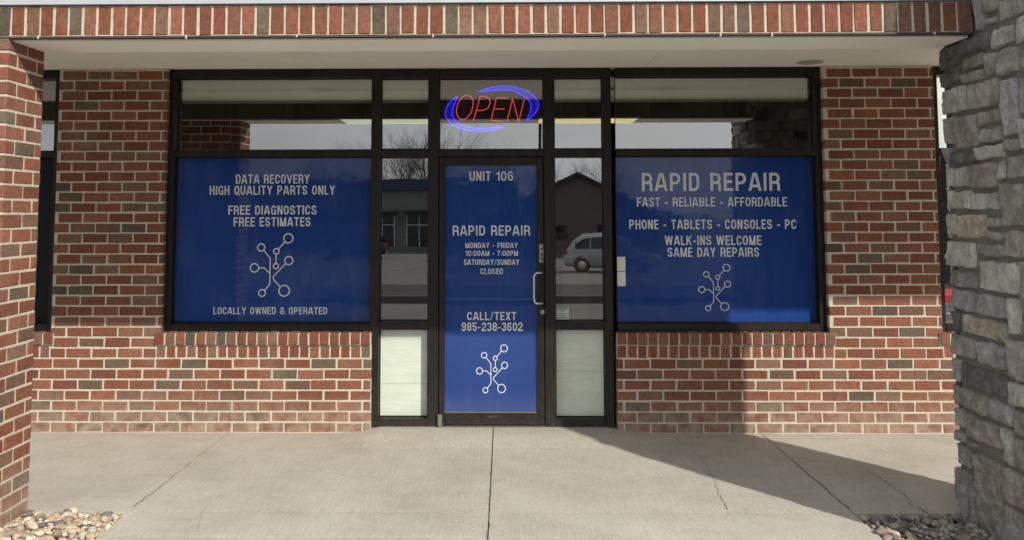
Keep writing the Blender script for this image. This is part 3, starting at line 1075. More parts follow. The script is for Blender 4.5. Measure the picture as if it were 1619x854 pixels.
def glyph(ch, w=.50, t=T_):
    a = t / 2; Rt = w - a; T = 1 - a; r = .21; mid = .49
    if ch == 'A': w = .56; return w, [[(a * .62, 0), (w / 2 - .035, 1)], [(w - a * .62, 0), (w / 2 + .035, 1)], [(.14, .27), (w - .14, .27)]], 0
    if ch == 'B': return w, [[(a, 0), (a, 1)], [(a, T), (Rt - .01, T, r), (Rt - .01, mid + .03, r), (a, mid + .03)], [(a, mid + .03), (Rt, mid + .03, r), (Rt, a, r), (a, a)]], 0
    if ch == 'C': return w, [[(Rt, .68), (Rt, T, r), (a, T, r), (a, a, r), (Rt, a, r), (Rt, .33)]], 0
    if ch == 'D': return w, [[(a, 0), (a, 1)], [(a, T), (Rt, T, r), (Rt, a, r), (a, a)]], 0
    if ch == 'E': w = .43; return w, [[(a, 0), (a, 1)], [(a, T), (w, T)], [(a, .51), (w - .03, .51)], [(a, a), (w, a)]], 0
    if ch == 'F': w = .42; return w, [[(a, 0), (a, 1)], [(a, T), (w, T)], [(a, .49), (w - .03, .49)]], 0
    if ch == 'G': return w, [[(Rt, .70), (Rt, T, r), (a, T, r), (a, a, r), (Rt - .02, a, r), (Rt - .02, .2)], [(Rt, 0), (Rt, .50)], [(Rt, .46), (w * .54, .46)]], 0
    if ch == 'H': return w, [[(a, 0), (a, 1)], [(Rt, 0), (Rt, 1)], [(a, .51), (Rt, .51)]], 0
    if ch == 'I': return t, [[(a, 0), (a, 1)]], 0
    if ch == 'K': w = .53; return w, [[(a, 0), (a, 1)], [(a + .02, .38), (w - a * 1.1, 1)], [(.22, .56), (w - a * 1.1, 0)]], 0
    if ch == 'L': w = .41; return w, [[(a, 0), (a, 1)], [(a, a), (w, a)]], 0
    if ch == 'M': w = .64; return w, [[(a, 0), (a, 1)], [(w - a, 0), (w - a, 1)], [(a + .01, 1), (w / 2 - .02, 0)], [(w - a - .01, 1), (w / 2 + .02, 0)]], 0
    if ch == 'N': return w, [[(a, 0), (a, 1)], [(Rt, 0), (Rt, 1)], [(a + .01, 1), (Rt - .01, 0)]], 0
    if ch in 'OQ0':
        g_ = [[(a, .5), (a, T, r), (Rt, T, r), (Rt, a, r), (a, a, r), (a, .5)]]
        if ch == 'Q': g_.append([(w * .52, .24), (w + .02, -.06)])
        return w, g_, 0
    if ch == 'P': return w, [[(a, 0), (a, 1)], [(a, T), (Rt, T, r), (Rt, .44, r), (a, .44)]], 0
    if ch == 'R': return w, [[(a, 0), (a, 1)], [(a, T), (Rt, T, r), (Rt, .46, r), (a, .46)], [(w * .50, .46), (Rt - .01, .44, .08), (Rt, .30), (Rt + .01, 0)]], 0
    if ch == 'S': return w, [[(Rt, .70), (Rt, T, r), (a, T, r), (a, .58, .14), (Rt, .42, .14), (Rt, a, r), (a, a, r), (a, .31)]], 0
    if ch == 'T': w = .47; return w, [[(w / 2, 0), (w / 2, 1)], [(0, T), (w, T)]], 0
    if ch == 'U': return w, [[(a, 1), (a, a, r), (Rt, a, r), (Rt, 1)]], 0
    if ch == 'V': w = .54; return w, [[(a * .62, 1), (w / 2 + .025, 0)], [(w - a * .62, 1), (w / 2 - .025, 0)]], 0
    if ch == 'W': w = .76; return w, [[(a * .8, 1), (.21, 0)], [(.21, 0), (w / 2, 1)], [(w / 2, 1), (w - .21, 0)], [(w - .21, 0), (w - a * .8, 1)]], 0
    if ch == 'X': return w, [[(a, 0), (Rt, 1)], [(a, 1), (Rt, 0)]], 0
    if ch == 'Y': w = .54; return w, [[(a, 1), (w / 2, .42)], [(w - a, 1), (w / 2, .42)], [(w / 2, 0), (w / 2, .46)]], 0
    if ch == '1': w = .34; return w, [[(w - a, 0), (w - a, 1)], [(0, .74), (w - a, .80)]], 0
    if ch == '2': return w, [[(a, .68), (a, T, r), (Rt, T, r), (Rt, .56, .12), (a, .2, .1), (a, a)], [(0, a), (w, a)]], 0
    if ch == '3': return w, [[(a, .72), (a, T, r), (Rt, T, r), (Rt, .53, r), (w * .42, .53)], [(w * .42, .53), (Rt, .53, r), (Rt, a, r), (a, a, r), (a, .3)]], 0
    if ch == '5': return w, [[(w - .02, T), (a + .01, T), (a, .50), (Rt, .58, r), (Rt, a, r), (a, a, r), (a, .28)]], 0
    if ch == '6': return w, [[(Rt, .74), (Rt, T, r), (a, T, r), (a, a, r), (Rt, a, r), (Rt, .56, r), (a, .56)]], 0
    if ch == '7': return w, [[(0, T), (w - .02, T)], [(Rt, T), (w * .42, .4), (w * .36, 0)]], 0
    if ch == '8': return w, [[(w / 2, T), (Rt, T, r), (Rt, .53, r), (a, .53, r), (a, T, r), (w / 2, T)], [(w / 2, .53), (Rt, .53, r), (Rt, a, r), (a, a, r), (a, .53, r), (w / 2, .53)]], 0
    if ch == '9': return w, [[(a, .27), (a, a, r), (Rt, a, r), (Rt, T, r), (a, T, r), (a, .45, r), (Rt, .45)]], 0
    if ch == '&': w = .60; return w, [[(w, .0 + .03), (.14, .68, .05), (.14, T, .12), (.40, T, .12), (.40, .64, .1), (a, .38, .12), (a, a, .15), (.42, a, .15), (w - .04, .44)]], 0
    if ch == '-': w = .30; return w, [[(.01, .40), (.29, .40)]], 0
    if ch == '/': w = .32; return w, [[(.03, 0), (.29, 1)]], 1
    if ch == ':': w = t; return w, [[(a, .10), (a, .27)], [(a, .58), (a, .75)]], 0
    return .26, [], 0


def text_line(txt, x0, x1, z0, z1, y, name='lettering', parent=None, mat=LETTER, vertical=False, label=None):
    sp = .105
    tot = 0; gl = []
    for ch in txt:
        w_, st, thin = glyph(ch)
        gl.append((tot, st, thin)); tot += w_ + sp
    tot -= sp
    sx = (x1 - x0) / tot; sz = z1 - z0
    mb = MB()
    if ' ' in txt:                         # every word is a piece of its own
        k = 0
        for wd in txt.split(' '):
            i = txt.index(wd, k) if wd else k
            e = i + len(wd); k = e + 1
            text_line(wd, x0 + gl[i][0] * sx, x0 + (gl[e - 1][0] + glyph(txt[e - 1])[0]) * sx, z0, z1, y, name, parent, mat)
        return
    # letters squeezed sideways keep an even stroke by widening in letter space
    asp = sx / sz
    for (ox, st, thin) in gl:
        for path in st:
            pts = [Vector(((p[0] + ox) * asp, p[1]) if len(p) == 2 else ((p[0] + ox) * asp, p[1], p[2])) for p in path]
            pts = [tuple(p) for p in pts]
            pp = arcpath([p if len(p) == 2 else p for p in pts])
            tt = T_ * (.62 if thin else 1) * min(1, .25 + .75 * asp)
            stroke(mb, pp, tt, lambda X, Y, Z: (x0 + X * sz, y - Z, z0 + Y * sz))
    return mb.build(name, mat, parent, fixn=False, label=label)


def emblem(x0, x1, z0, z1, y, parent):
    """branching circuit traces that end in rings"""
    bx0, bx1, by0, by1 = 103, 595, 65, 775
    sx, sz = (x1 - x0) / (bx1 - bx0), (z1 - z0) / (by1 - by0)
    mb = MB()
    tf = lambda X, Y, Z: (x0 + (X - bx0) * sx, y - Z, z1 - (Y - by0) * sz)
    for (cx, cy, r) in [(535, 122, 52), (227, 224, 41), (401, 267, 31), (398, 433, 29), (544, 371, 46), (155, 452, 47), (496, 708, 60), (246, 733, 38)]:
        pts = [Vector((cx + r * math.cos(a * math.pi / 16), cy + r * math.sin(a * math.pi / 16))) for a in range(32)]
        stroke(mb, pts, 13, tf, True)
    for ln in [[(498, 160), (423, 244)], [(400, 298), (400, 404)], [(257, 255), (332, 345), (332, 635), (273, 704)], [(202, 452), (265, 452), (328, 512)], [(510, 403), (372, 548), (372, 580), (452, 666)]]:
        stroke(mb, [Vector(p) for p in ln], 12, tf)
    return mb.build('emblem', LETTER, parent, fixn=False)


YF, YB, YG = .05, .165, .125      # frame face, frame back, glass plane


def pane(parent, x0, x1, z0, z1, mat=GLASS, name='glass_pane', y=YG):
    m = MB(); m.add([(x0, y, z0), (x1, y, z0), (x1, y, z1), (x0, y, z1)], [(0, 1, 2, 3)])
    o = m.build(name, mat, parent, fixn=False)
    return o


def bars(parent, name, lst, b=.0025, yf=YF, yb=YB, mat=FRAME):
    for q in lst:
        x0, x1, z0, z1 = q[:4]
        m = MB(); m.bevbox(x0, x1, yf, yb, z0, z1, b)
        m.build(name if len(q) < 5 else q[4], mat, parent)


def gasket(parent, x0, x1, z0, z1, y=YG - .006, w=.007):
    m = MB()
    m.box(x0, x1, y, y + .005, z0, z0 + w); m.box(x0, x1, y, y + .005, z1 - w, z1)
    m.box(x0, x0 + w, y, y + .005, z0 + w, z1 - w); m.box(x1 - w, x1, y, y + .005, z0 + w, z1 - w)
    m.build('gasket', GASKET, parent)


def window(s, label):
    t = thing('shop_window', label, 'window', (s * 1.75, YF, .78))

    def sp(a, b): return (a, b) if s > 0 else (-b, -a)
    j = sp(2.557, 2.607); bars(t, 'jamb', [(j[0], j[1], .776, Z_SOF - .002)])
    h = sp(.977, 2.556)
    bars(t, 'head', [(h[0], h[1], 2.792, Z_SOF - .002)])
    bars(t, 'transom_bar', [(h[0], h[1], 2.150, 2.207)])
    bars(t, 'bottom_rail', [(h[0], h[1], .776, .832)])
    pane(t, h[0], h[1], 2.207, 2.792); gasket(t, h[0], h[1], 2.208, 2.791)
    p = pane(t, h[0], h[1], .832, 2.150, VINYL, 'printed_film')
    gasket(t, h[0], h[1], .833, 2.149)
    return t, p


tw, film = window(-1, 'blue film window left of the door reading DATA RECOVERY')
for (s, a, b, c, d) in [('DATA RECOVERY', -2.081, -1.482, 1.940, 2.013), ('HIGH QUALITY PARTS ONLY', -2.291, -1.276, 1.850, 1.923), ('FREE DIAGNOSTICS', -2.137, -1.423, 1.690, 1.763), ('FREE ESTIMATES', -2.092, -1.470, 1.596, 1.669), ('LOCALLY OWNED & OPERATED', -2.241, -1.327, .897, .952)]:
    text_line(s, a, b, c, d, YG - .0015, parent=film)
emblem(-1.953, -1.605, 1.035, 1.540, YG - .0015, film)

tw, film = window(1, 'blue film window right of the door reading FAST - RELIABLE - AFFORDABLE')
for (s, a, b, c, d) in [('RAPID REPAIR', 1.188, 2.294, 1.873, 2.018), ('FAST - RELIABLE - AFFORDABLE', 1.148, 2.344, 1.749, 1.822), ('PHONE - TABLETS - CONSOLES - PC', 1.085, 2.414, 1.569, 1.644), ('WALK-INS WELCOME', 1.367, 2.134, 1.442, 1.517), ('SAME DAY REPAIRS', 1.386, 2.113, 1.349, 1.423)]:
    text_line(s, a, b, c, d, YG - .0015, parent=film)
emblem(1.626, 1.884, .922, 1.293, YG - .0015, film)
for (z0, z1) in ((1.236, 1.350), (1.118, 1.231)):
    m = MB(); m.bevbox(.984, 1.05, YG - .004, YG - .001, z0, z1, .001); m.build('sticker', WHITE, film)

# ---- entrance: mullions, sidelights, door
t = thing('shop_entrance', 'dark metal framed entrance with narrow sidelights and a blue glass door', 'entrance', (0, YF, .04))
ZB0 = .02
bars(t, 'mullion', [(-.976, -.906, .0, Z_SOF - .002), (-.520, -.436, .0, Z_SOF - .002), (.404, .488, .0, Z_SOF - .002), (.876, .940, .0, Z_SOF - .002)], yf=YF - .002)
for (x0, x1) in ((-.905, -.521), (.489, .875)):
    bars(t, 'head', [(x0, x1, 2.786, Z_SOF - .002)])
    bars(t, 'transom_bar', [(x0, x1, 2.148, 2.212)])
    bars(t, 'middle_rail', [(x0, x1, .782, .848)])
    bars(t, 'bottom_rail', [(x0, x1, .0, .098)])
    pane(t, x0, x1, 2.212, 2.786); gasket(t, x0, x1, 2.213, 2.785)
    pane(t, x0, x1, .848, 2.148); gasket(t, x0, x1, .849, 2.147)
    o = pane(t, x0, x1, .098, .782, PANEL, 'white_lower_panel'); gasket(t, x0, x1, .099, .781)
    if x0 < 0:
        m = MB(); m.add([(x0 + .01, YG - .001, .35), (x1 - .01, YG - .001, .352), (x1 - .01, YG - .001, .3545), (x0 + .01, YG - .001, .3535)], [(0, 1, 2, 3)])
    else:
        m = MB(); m.add([(x0 + .01, YG - .001, .45), (x1 - .01, YG - .001, .448), (x1 - .01, YG - .001, .451), (x0 + .01, YG - .001, .4535)], [(0, 1, 2, 3)])
    m.build('crease', simple('panel crease', (.33, .36, .31), .7), o, fixn=False)
bars(t, 'head', [(-.435, .403, 2.786, Z_SOF - .002)])
bars(t, 'transom_bar', [(-.435, .403, 2.150, 2.208)])
pane(t, -.435, .403, 2.208, 2.786); gasket(t, -.435, .403, 2.209, 2.785)
bars(t, 'threshold', [(-.435, .403, .0, .046)], yf=.035, yb=.18, mat=simple('worn threshold metal', (.16, .14, .12), .5, .5, .3, 30))
# small opening hours notice on the right sidelight
m = MB(); m.bevbox(.496, .598, YG - .003, YG - .001, .852, .945, .001)
o = m.build('paper_notice', simple('faded notice paper', (.52, .58, .52), .7), t)
m = MB()
for k, (a, b) in enumerate([(.504, .592), (.53, .565), (.507, .588), (.512, .58), (.507, .585)]):
    z = .932 - k * .016
    m.add([(a, YG - .0035, z), (b, YG - .0035, z), (b, YG - .0035, z + (.008 if k == 0 else .004)), (a, YG - .0035, z + (.008 if k == 0 else .004))], [(0, 1, 2, 3)])
m.build('printed_lines', simple('faded print', (.13, .16, .14), .8), o, fixn=False)
# foot pivot beside the door and small fixings
m = MB(); m.bevbox(-.437, -.402, .018, .045, .040, .135, .004); m.build('door_pivot', simple('dusty pivot metal', (.20, .185, .16), .5, .4), t)

D0, D1 = -.430, .398
dy0, dy1 = .052, .098
d = MB()
for q in [(D0, -.385, .050, 2.144), (.345, D1, .050, 2.144)]: d.bevbox(q[0], q[1], dy0, dy1, q[2], q[3], .003)
d.bevbox(-.3845, .3445, dy0, dy1, 2.078, 2.144, .003)
d.bevbox(-.3845, .3445, dy0, dy1, .050, .138, .003)
d.bevbox(-.40, .37, dy0 - .006, dy0 - .0005, .052, .072, .002)
door = d.build('door', FRAME, t)
YD = .078
m = MB(); m.add([(-.386, YD, .137), (.346, YD, .137), (.346, YD, 2.079), (-.386, YD, 2.079)], [(0, 1, 2, 3)])
m.build('printed_film', VINYL, door, fixn=False)
m = MB(); m.box(-.386, .346, YD - .001, YD - .0002, 1.018, 1.022); m.build('film_seam', simple('film seam', (.12, .16, .30), .5), door)
m = MB(); m.bevbox(-.386, .346, YD - .012, YD - .001, .138, .147, .002); m.build('glazing_bead', simple('dusty bead', (.16, .15, .14), .6), door)
for (s, a, b, c, e) in [('UNIT 106', -.191, .159, 1.956, 2.032), ('RAPID REPAIR', -.325, .292, 1.522, 1.601), ('MONDAY - FRIDAY', -.224, .194, 1.422, 1.465), ('10:00AM - 7:00PM', -.224, .195, 1.360, 1.402), ('SATURDAY/SUNDAY', -.236, .205, 1.289, 1.333), ('CLOSED', -.105, .076, 1.217, 1.261), ('CALL/TEXT', -.210, .180, .856, .920), ('985-238-3602', -.253, .229, .772, .838)]:
    text_line(s, a, b, c, e, YD - .0015, parent=door)
emblem(-.138, .112, .290, .667, YD - .0015, door)
# pull handle
m = MB()
hp = []
hx0, hx1, hy = .378, .318, .0
m.tube([(.385, .052, 1.232), (.385, .030, 1.232), (.382, .010, 1.232), (.370, -.004, 1.2325), (.350, -.010, 1.232), (.332, -.012, 1.228), (.321, -.013, 1.216), (.317, -.013, 1.195), (.317, -.013, 1.03), (.321, -.013, 1.010), (.332, -.012, .998), (.350, -.010, .994), (.370, -.004, .9935), (.382, .010, .994), (.385, .030, .994), (.385, .052, .994)], .0085, 12)
m.build('door_handle', ALU, door, smooth=True)
m = MB(); m.lathe([(.018, 0), (.018, -.006), (.013, -.008), (.012, -.005), (.004, -.005)], (.385, dy0, .922), 'Y'); m.build('lock_cylinder', simple('tarnished lock metal', (.32, .29, .26), .4, .7), door, smooth=False)
m = MB(); m.bevbox(.362, .392, dy0 - .003, dy0 - .0003, 1.310, 1.452, .0012); sg = m.build('pull_sign', simple('sign white border', (.62, .62, .58), .5), door)
m = MB(); m.bevbox(.3645, .3895, dy0 - .0038, dy0 - .0031, 1.313, 1.449, .0003); m.build('pull_sign_face', BLACK, door)
for k, ch in enumerate('PULL'):
    text_line(ch, .3700, .3845, 1.418 - k * .0335, 1.442 - k * .0335, dy0 - .0042, name='lettering', parent=door, mat=WHITE)
m = MB(); m.bevbox(-.045, .03, dy0 - .003, dy0 - .0003, .108, .122, .001); m.bevbox(-.035, .02, dy0 - .0045, dy0 - .0031, .1115, .1185, .0005)
m.build('maker_plate', simple('plate metal', (.10, .095, .085), .4, .6), door)

# ------------------------------------------------------------------ neon sign
t = thing('neon_sign', 'lit red and blue neon sign reading OPEN above the door', 'neon sign', (0, .20, 2.36))
YN = .185


def smoothpath(P, closed=False, k=5):
    P = [Vector((a, YN, b)) for a, b in P]; n = len(P); o = []
    rng = range(n) if closed else range(n - 1)
    for i in rng:
        p0 = P[i - 1] if (closed or i) else P[0]; p1 = P[i]; p2 = P[(i + 1) % n]; p3 = P[(i + 2) % n] if (closed or i + 2 < n) else P[-1]
        for s in range(k):
            q = s / k
            o.append(.5 * ((2 * p1) + (p2 - p0) * q + (2 * p0 - 5 * p1 + 4 * p2 - p3) * q * q + (3 * p1 - p0 - 3 * p2 + p3) * q ** 3))
    if not closed: o.append(P[-1])
    return o


NR = emis('red neon glow', (1.0, .06, .09), 1.0)
NB = emis('blue neon glow', (.05, .035, 1.0), 1.9)
NBK = simple('blue acrylic backing', (.012, .010, .25), .3)
n1 = emis('blue acrylic lit from its tubes', (.004, .001, .95), .26)
tr_ = [(-.122, 2.688), (-.046, 2.717), (.038, 2.731), (.122, 2.731), (.205, 2.716), (.278, 2.689), (.333, 2.65), (.362, 2.602), (.363, 2.555), (.338, 2.51), (.305, 2.477), (.270, 2.452)]
tri = [(-.110, 2.686), (-.018, 2.7), (.066, 2.706), (.149, 2.699), (.216, 2.673), (.266, 2.639), (.3, 2.6), (.308, 2.555), (.294, 2.505), (.274, 2.462)]
bl = [(-.292, 2.65), (-.337, 2.619), (-.37, 2.58), (-.389, 2.535), (-.389, 2.49), (-.367, 2.451), (-.331, 2.417), (-.269, 2.389), (-.186, 2.369), (-.102, 2.363), (-.019, 2.371), (.037, 2.385), (.082, 2.399)]
bli = [(-.297, 2.63), (-.323, 2.58), (-.336, 2.529), (-.331, 2.484), (-.303, 2.445), (-.258, 2.417), (-.197, 2.397), (-.13, 2.389), (-.046, 2.390), (.05, 2.400)]
for a, b in ((tr_, tri), (bl, bli)):
    m = MB(); pa, pb = smoothpath(a), smoothpath(b)
    m.tube(pa, .0036, 8); m.tube(pb, .0036, 8); m.tube([pa[0], pb[0]], .004, 8); m.tube([pa[-1], pb[-1]], .004, 8)
    m.build('blue_tube', NB, t, smooth=True)
    # backing crescent
    N = 40; vs = []
    cen = Vector((0, YN, 2.55))
    for side in (0, 1):
        for i in range(N + 1):
            fa, fb = pa[int(i * (len(pa) - 1) / N)], pb[int(i * (len(pb) - 1) / N)]
            p = fa if side == 0 else fb
            d_ = (fa - fb); d_ = d_.normalized() if d_.length > 1e-4 else (fa - cen).normalized()
            q = p + d_ * (.011 if side == 0 else -.011)
            vs.append((q.x, YN + .010, q.z))
    m = MB(); m.add(vs, [(i, i + 1, N + 2 + i, N + 1 + i) for i in range(N)])
    o = m.build('backing', n1, t, fixn=False)
for ch, P, cl in (('O', [(-.219, 2.658), (-.186, 2.647), (-.166, 2.613), (-.169, 2.562), (-.186, 2.512), (-.219, 2.473), (-.253, 2.461), (-.283, 2.476), (-.3, 2.518), (-.297, 2.568), (-.275, 2.619), (-.247, 2.65)], True),
                  ('P', None, False), ('E', None, False), ('N', None, False)):
    m = MB()
    if ch == 'O': m.tube(smoothpath(P, True), .0040, 8, closed=True)
    if ch == 'P':
        m.tube([(-.163, YN, 2.45), (-.108, YN, 2.649)], .0040, 8)
        m.tube(smoothpath([(-.108, 2.649), (-.068, 2.649), (-.035, 2.629), (-.027, 2.596), (-.046, 2.556), (-.08, 2.537), (-.136, 2.534)]), .0040, 8)
    if ch == 'E':
        m.tube([(.121, YN, 2.634), (.03, YN, 2.640), (.024, YN, 2.636), (-.019, YN, 2.457), (-.014, YN, 2.452), (.079, YN, 2.444)], .0040, 8)
        m.tube([(.005, YN, 2.548), (.093, YN, 2.545)], .0040, 8)
    if ch == 'N': m.tube([(.11, YN, 2.441), (.155, YN, 2.624), (.159, YN, 2.624), (.205, YN, 2.447), (.209, YN, 2.447), (.252, YN, 2.626)], .0040, 8)
    m.build('red_tube', NR, t, smooth=True)
m = MB()
m.tube([(-.425, .20, 2.772), (-.354, .20, 2.728), (-.300, .20, 2.695), (-.272, .20, 2.686), (-.197, .20, 2.712), (-.119, .20, 2.735), (.0, .20, 2.735)], .003, 6)
m.build('power_cord', BLACK, t, smooth=True)
m = MB(); m.tube([(-.30, .205, 2.60), (.33, .205, 2.60)], .004, 6); m.tube([(-.30, .205, 2.50), (.33, .205, 2.50)], .004, 6)
for x in (-.25, -.1, .05, .2, .3): m.tube([(x, .205, 2.42 if x < 0 else 2.47), (x, .205, 2.70)], .0035, 6)
m.build('mounting_frame', BLACK, t)

# ------------------------------------------------------------------ window shades inside
for i, (x0, x1, nm) in enumerate(((-2.556, -.52, 'raised pleated window shade behind the glass left of the neon sign'), (.488, 2.556, 'raised pleated window shade behind the glass right of the neon sign'))):
    m = MB()
    for (z0, z1) in ((2.695, 2.80), (2.612, 2.694)):
        n = 8; vs = []
        for k in range(n + 1):
            f = k / n; yy = .150 + .05 * (1 - f) - .02 * math.sin(math.pi * f); zz = z0 + (z1 - z0) * f
            vs += [(x0, yy, zz), (x1, yy, zz)]
        m.add(vs, [(2 * k, 2 * k + 1, 2 * k + 3, 2 * k + 2) for k in range(n)])
    m.box(x0, x1, .205, .24, 2.604, 2.80)
    m.box(x0, x1, .155, .18, 2.792, 2.80)
    tag(m.build('window_shade', BLIND, smooth=False, fixn=False), nm, 'window shade', 'raised window shades')

# ------------------------------------------------------------------ interior
m = MB(); m.box(-12, 12, .25, 8.2, -.02, .02); m.build('floor', CARPET, kind='structure')
m = MB(); m.box(-12, 12, .25, 8.2, Z_SOF + .02, Z_SOF + .06); m.build('ceiling', CEIL_IN, kind='structure')
m = MB(); m.box(-12, 12, 8.2, 8.3, 0, 3.0); m.build('back_wall', DARK_IN, kind='structure')
m = MB(); m.box(-3.05, -2.95, .26, 8.2, 0, 2.88); m.box(3.0, 3.1, .26, 8.2, 0, 2.88); m.box(-12.1, -12, .26, 8.2, 0, 2.88); m.box(12, 12.1, .26, 8.2, 0, 2.88); m.build('side_walls', DARK_IN, kind='structure')
for i, (x0, c, nm) in enumerate(((-1.94, (.80, .90, .70), 'cool white ceiling light seen through the windows left of the neon sign'), (.51, (1.0, .78, .36), 'warm yellow ceiling light seen through the windows right of the neon sign'))):
    cl = thing('ceiling_light', nm, 'ceiling light', (x0 + .61, 3.95, Z_SOF), 'ceiling lights inside the shop')
    m = MB(); m.bevbox(x0 - .02, x0 + 1.24, 3.68, 4.27, Z_SOF - .012, Z_SOF + .02, .003); m.build('frame', WHITE, cl)
    m = MB(); m.box(x0 + .01, x0 + 1.21, 3.71, 4.24, Z_SOF - .0145, Z_SOF - .0125); m.build('diffuser', emis('lit diffuser', c, .62 if i == 0 else .75), cl)
ct = thing('service_counter', 'dark service counter inside the shop behind the door', 'counter', (0, 4.5, .02))
m = MB(); m.bevbox(-1.6, 1.8, 4.2, 4.9, .02, .98, .01); m.build('counter_body', DARK_IN, ct)
m = MB(); m.bevbox(-1.65, 1.85, 4.15, 4.95, .982, 1.02, .005); m.build('counter_top', BLACK, ct)
b_ = thing('cardboard_box', 'brown cardboard box on the floor behind the right sidelight', 'box', (.72, .9, .02))
m = MB(); m.bevbox(.60, .82, .8, 1.15, .021, 1.34, .004); m.build('carton', CARD, b_)
m = MB(); m.box(.60, .82, .96, 1.0, 1.3405, 1.3415); m.build('packing_tape', simple('packing tape', (.45, .33, .2), .3), b_)

# ------------------------------------------------------------------ neighbours' windows
for s, lb in ((-1, 'dark framed window of the next shop beyond the left brick pier'), (1, 'dark framed window of the next shop beyond the right brick pier')):
    def sp(a, b): return (a, b) if s > 0 else (-b, -a)
    t = thing('shop_window', lb, 'window', (s * 4.4, YF, .78))
    j = sp(3.484, 3.534); bars(t, 'jamb', [(j[0], j[1], .776, Z_SOF - .002)])
    j = sp(5.2, 5.25); bars(t, 'jamb', [(j[0], j[1], .776, Z_SOF - .002)])
    h = sp(3.535, 5.199)
    bars(t, 'head', [(h[0], h[1], 2.792, Z_SOF - .002)])
    bars(t, 'transom_bar', [(h[0], h[1], 2.150, 2.207)])
    bars(t, 'bottom_rail', [(h[0], h[1], .776, .832)])
    pane(t, h[0], h[1], 2.207, 2.792)
    if s < 0: pane(t, h[0], h[1], .832, 2.150, DARKPANE, 'dark_pane')  # lower pane made opaque, near black and hardly reflecting
    else: pane(t, h[0], h[1], .832, 2.150)
t = thing('glow_panel', 'added glowing white panel in the top of the far right window', 'added panel', (4.2, .2, 2.2))
m = MB(); m.bevbox(3.54, 5.19, .17, .20, 2.21, 2.79, .003); m.build('panel_face', emis('added white glow', (1.0, 1.0, .93), .95), t)  # emission added so the top pane comes out bright white
m = MB(); m.bevbox(3.54, 5.19, .2005, .24, 2.21, 2.79, .003); m.build('panel_case', BLACK, t)
t = thing('red_sign', 'small glowing red sign low in the far right window', 'sign', (3.62, .2, .98))
m = MB(); m.bevbox(3.545, 3.80, .17, .185, .97, 1.09, .006); m.build('sign_face', REDBOX, t)
m = MB(); m.bevbox(3.545, 3.80, .186, .21, .96, 1.10, .004); m.build('sign_case', BLACK, t)

# ------------------------------------------------------------------ across the lot (seen only as reflections)
GL_Z = lot_z(-60)
t = thing('strip_building', 'long low grey shop building with a blue fascia across the parking lot', 'building', (-18, -62, GL_Z))
m = MB(); m.box(-46, 1.2, -72, -60, GL_Z, 3.5); m.build('wall', SIDING, t)
m = MB(); m.box(-46.2, 1.0, -72.2, -59.6, 3.501, 4.3); m.build('fascia', BLUEFASCIA, t)
for k in range(13):
    x = -45 + k * 3.75
    m = MB(); m.box(x, x + 2.9, -60.0, -59.95, GL_Z + .3, 1.5); wn = m.build('window', simple('dim shop glass', (.035, .038, .036), .25), t)
    m = MB()
    for q in (0, .95, 1.9, 2.84): m.box(x + q, x + q + .06, -59.948, -59.90, GL_Z + .3, 1.5)
    m.box(x, x + 2.9, -59.948, -59.91, .8, .86); m.build('frame', WHITE, wn)
    m = MB(); m.box(x - .2, x + 3.1, -59.94, -58.9, 1.75, 1.9); m.build('awning', SHINGLE, t)
t = thing('gable_house', 'dark gabled house with shingle roof across the parking lot', 'house', (6, -56, GL_Z))
m = MB()
vs = [(1.4, -52, GL_Z), (12.5, -52, GL_Z), (12.5, -52, .9), (5.0, -52, 4.3), (1.4, -52, 2.7)]
vs += [(x, -66, z) for x, _, z in vs]
m.add(vs, [(0, 1, 2, 3, 4), (9, 8, 7, 6, 5), (0, 5, 6, 1), (1, 6, 7, 2), (0, 4, 9, 5)])
m.build('wall', GABLE, t)
m = MB()
m.add([(5.0, -51.6, 4.45), (13.0, -51.6, .85), (13.0, -66.4, .85), (5.0, -66.4, 4.45), (5.0, -51.6, 4.25), (13.0, -51.6, .65), (13.0, -66.4, .65), (5.0, -66.4, 4.25)], [(0, 1, 2, 3), (7, 6, 5, 4), (0, 4, 5, 1), (1, 5, 6, 2), (2, 6, 7, 3)])
m.add([(5.0, -51.6, 4.45), (1.0, -51.6, 2.65), (1.0, -66.4, 2.65), (5.0, -66.4, 4.45), (5.0, -51.6, 4.25), (1.0, -51.6, 2.45), (1.0, -66.4, 2.45), (5.0, -66.4, 4.25)], [(0, 3, 2, 1), (4, 5, 6, 7), (0, 1, 5, 4), (1, 2, 6, 5), (2, 3, 7, 6)])
m.build('roof', SHINGLE, t)
for x in (3.2, 6.4, 9.2):
    m = MB(); m.box(x, x + 1.1, -52.0, -51.95, GL_Z + 1.0, .9); m.build('window', CARGLASS, t)


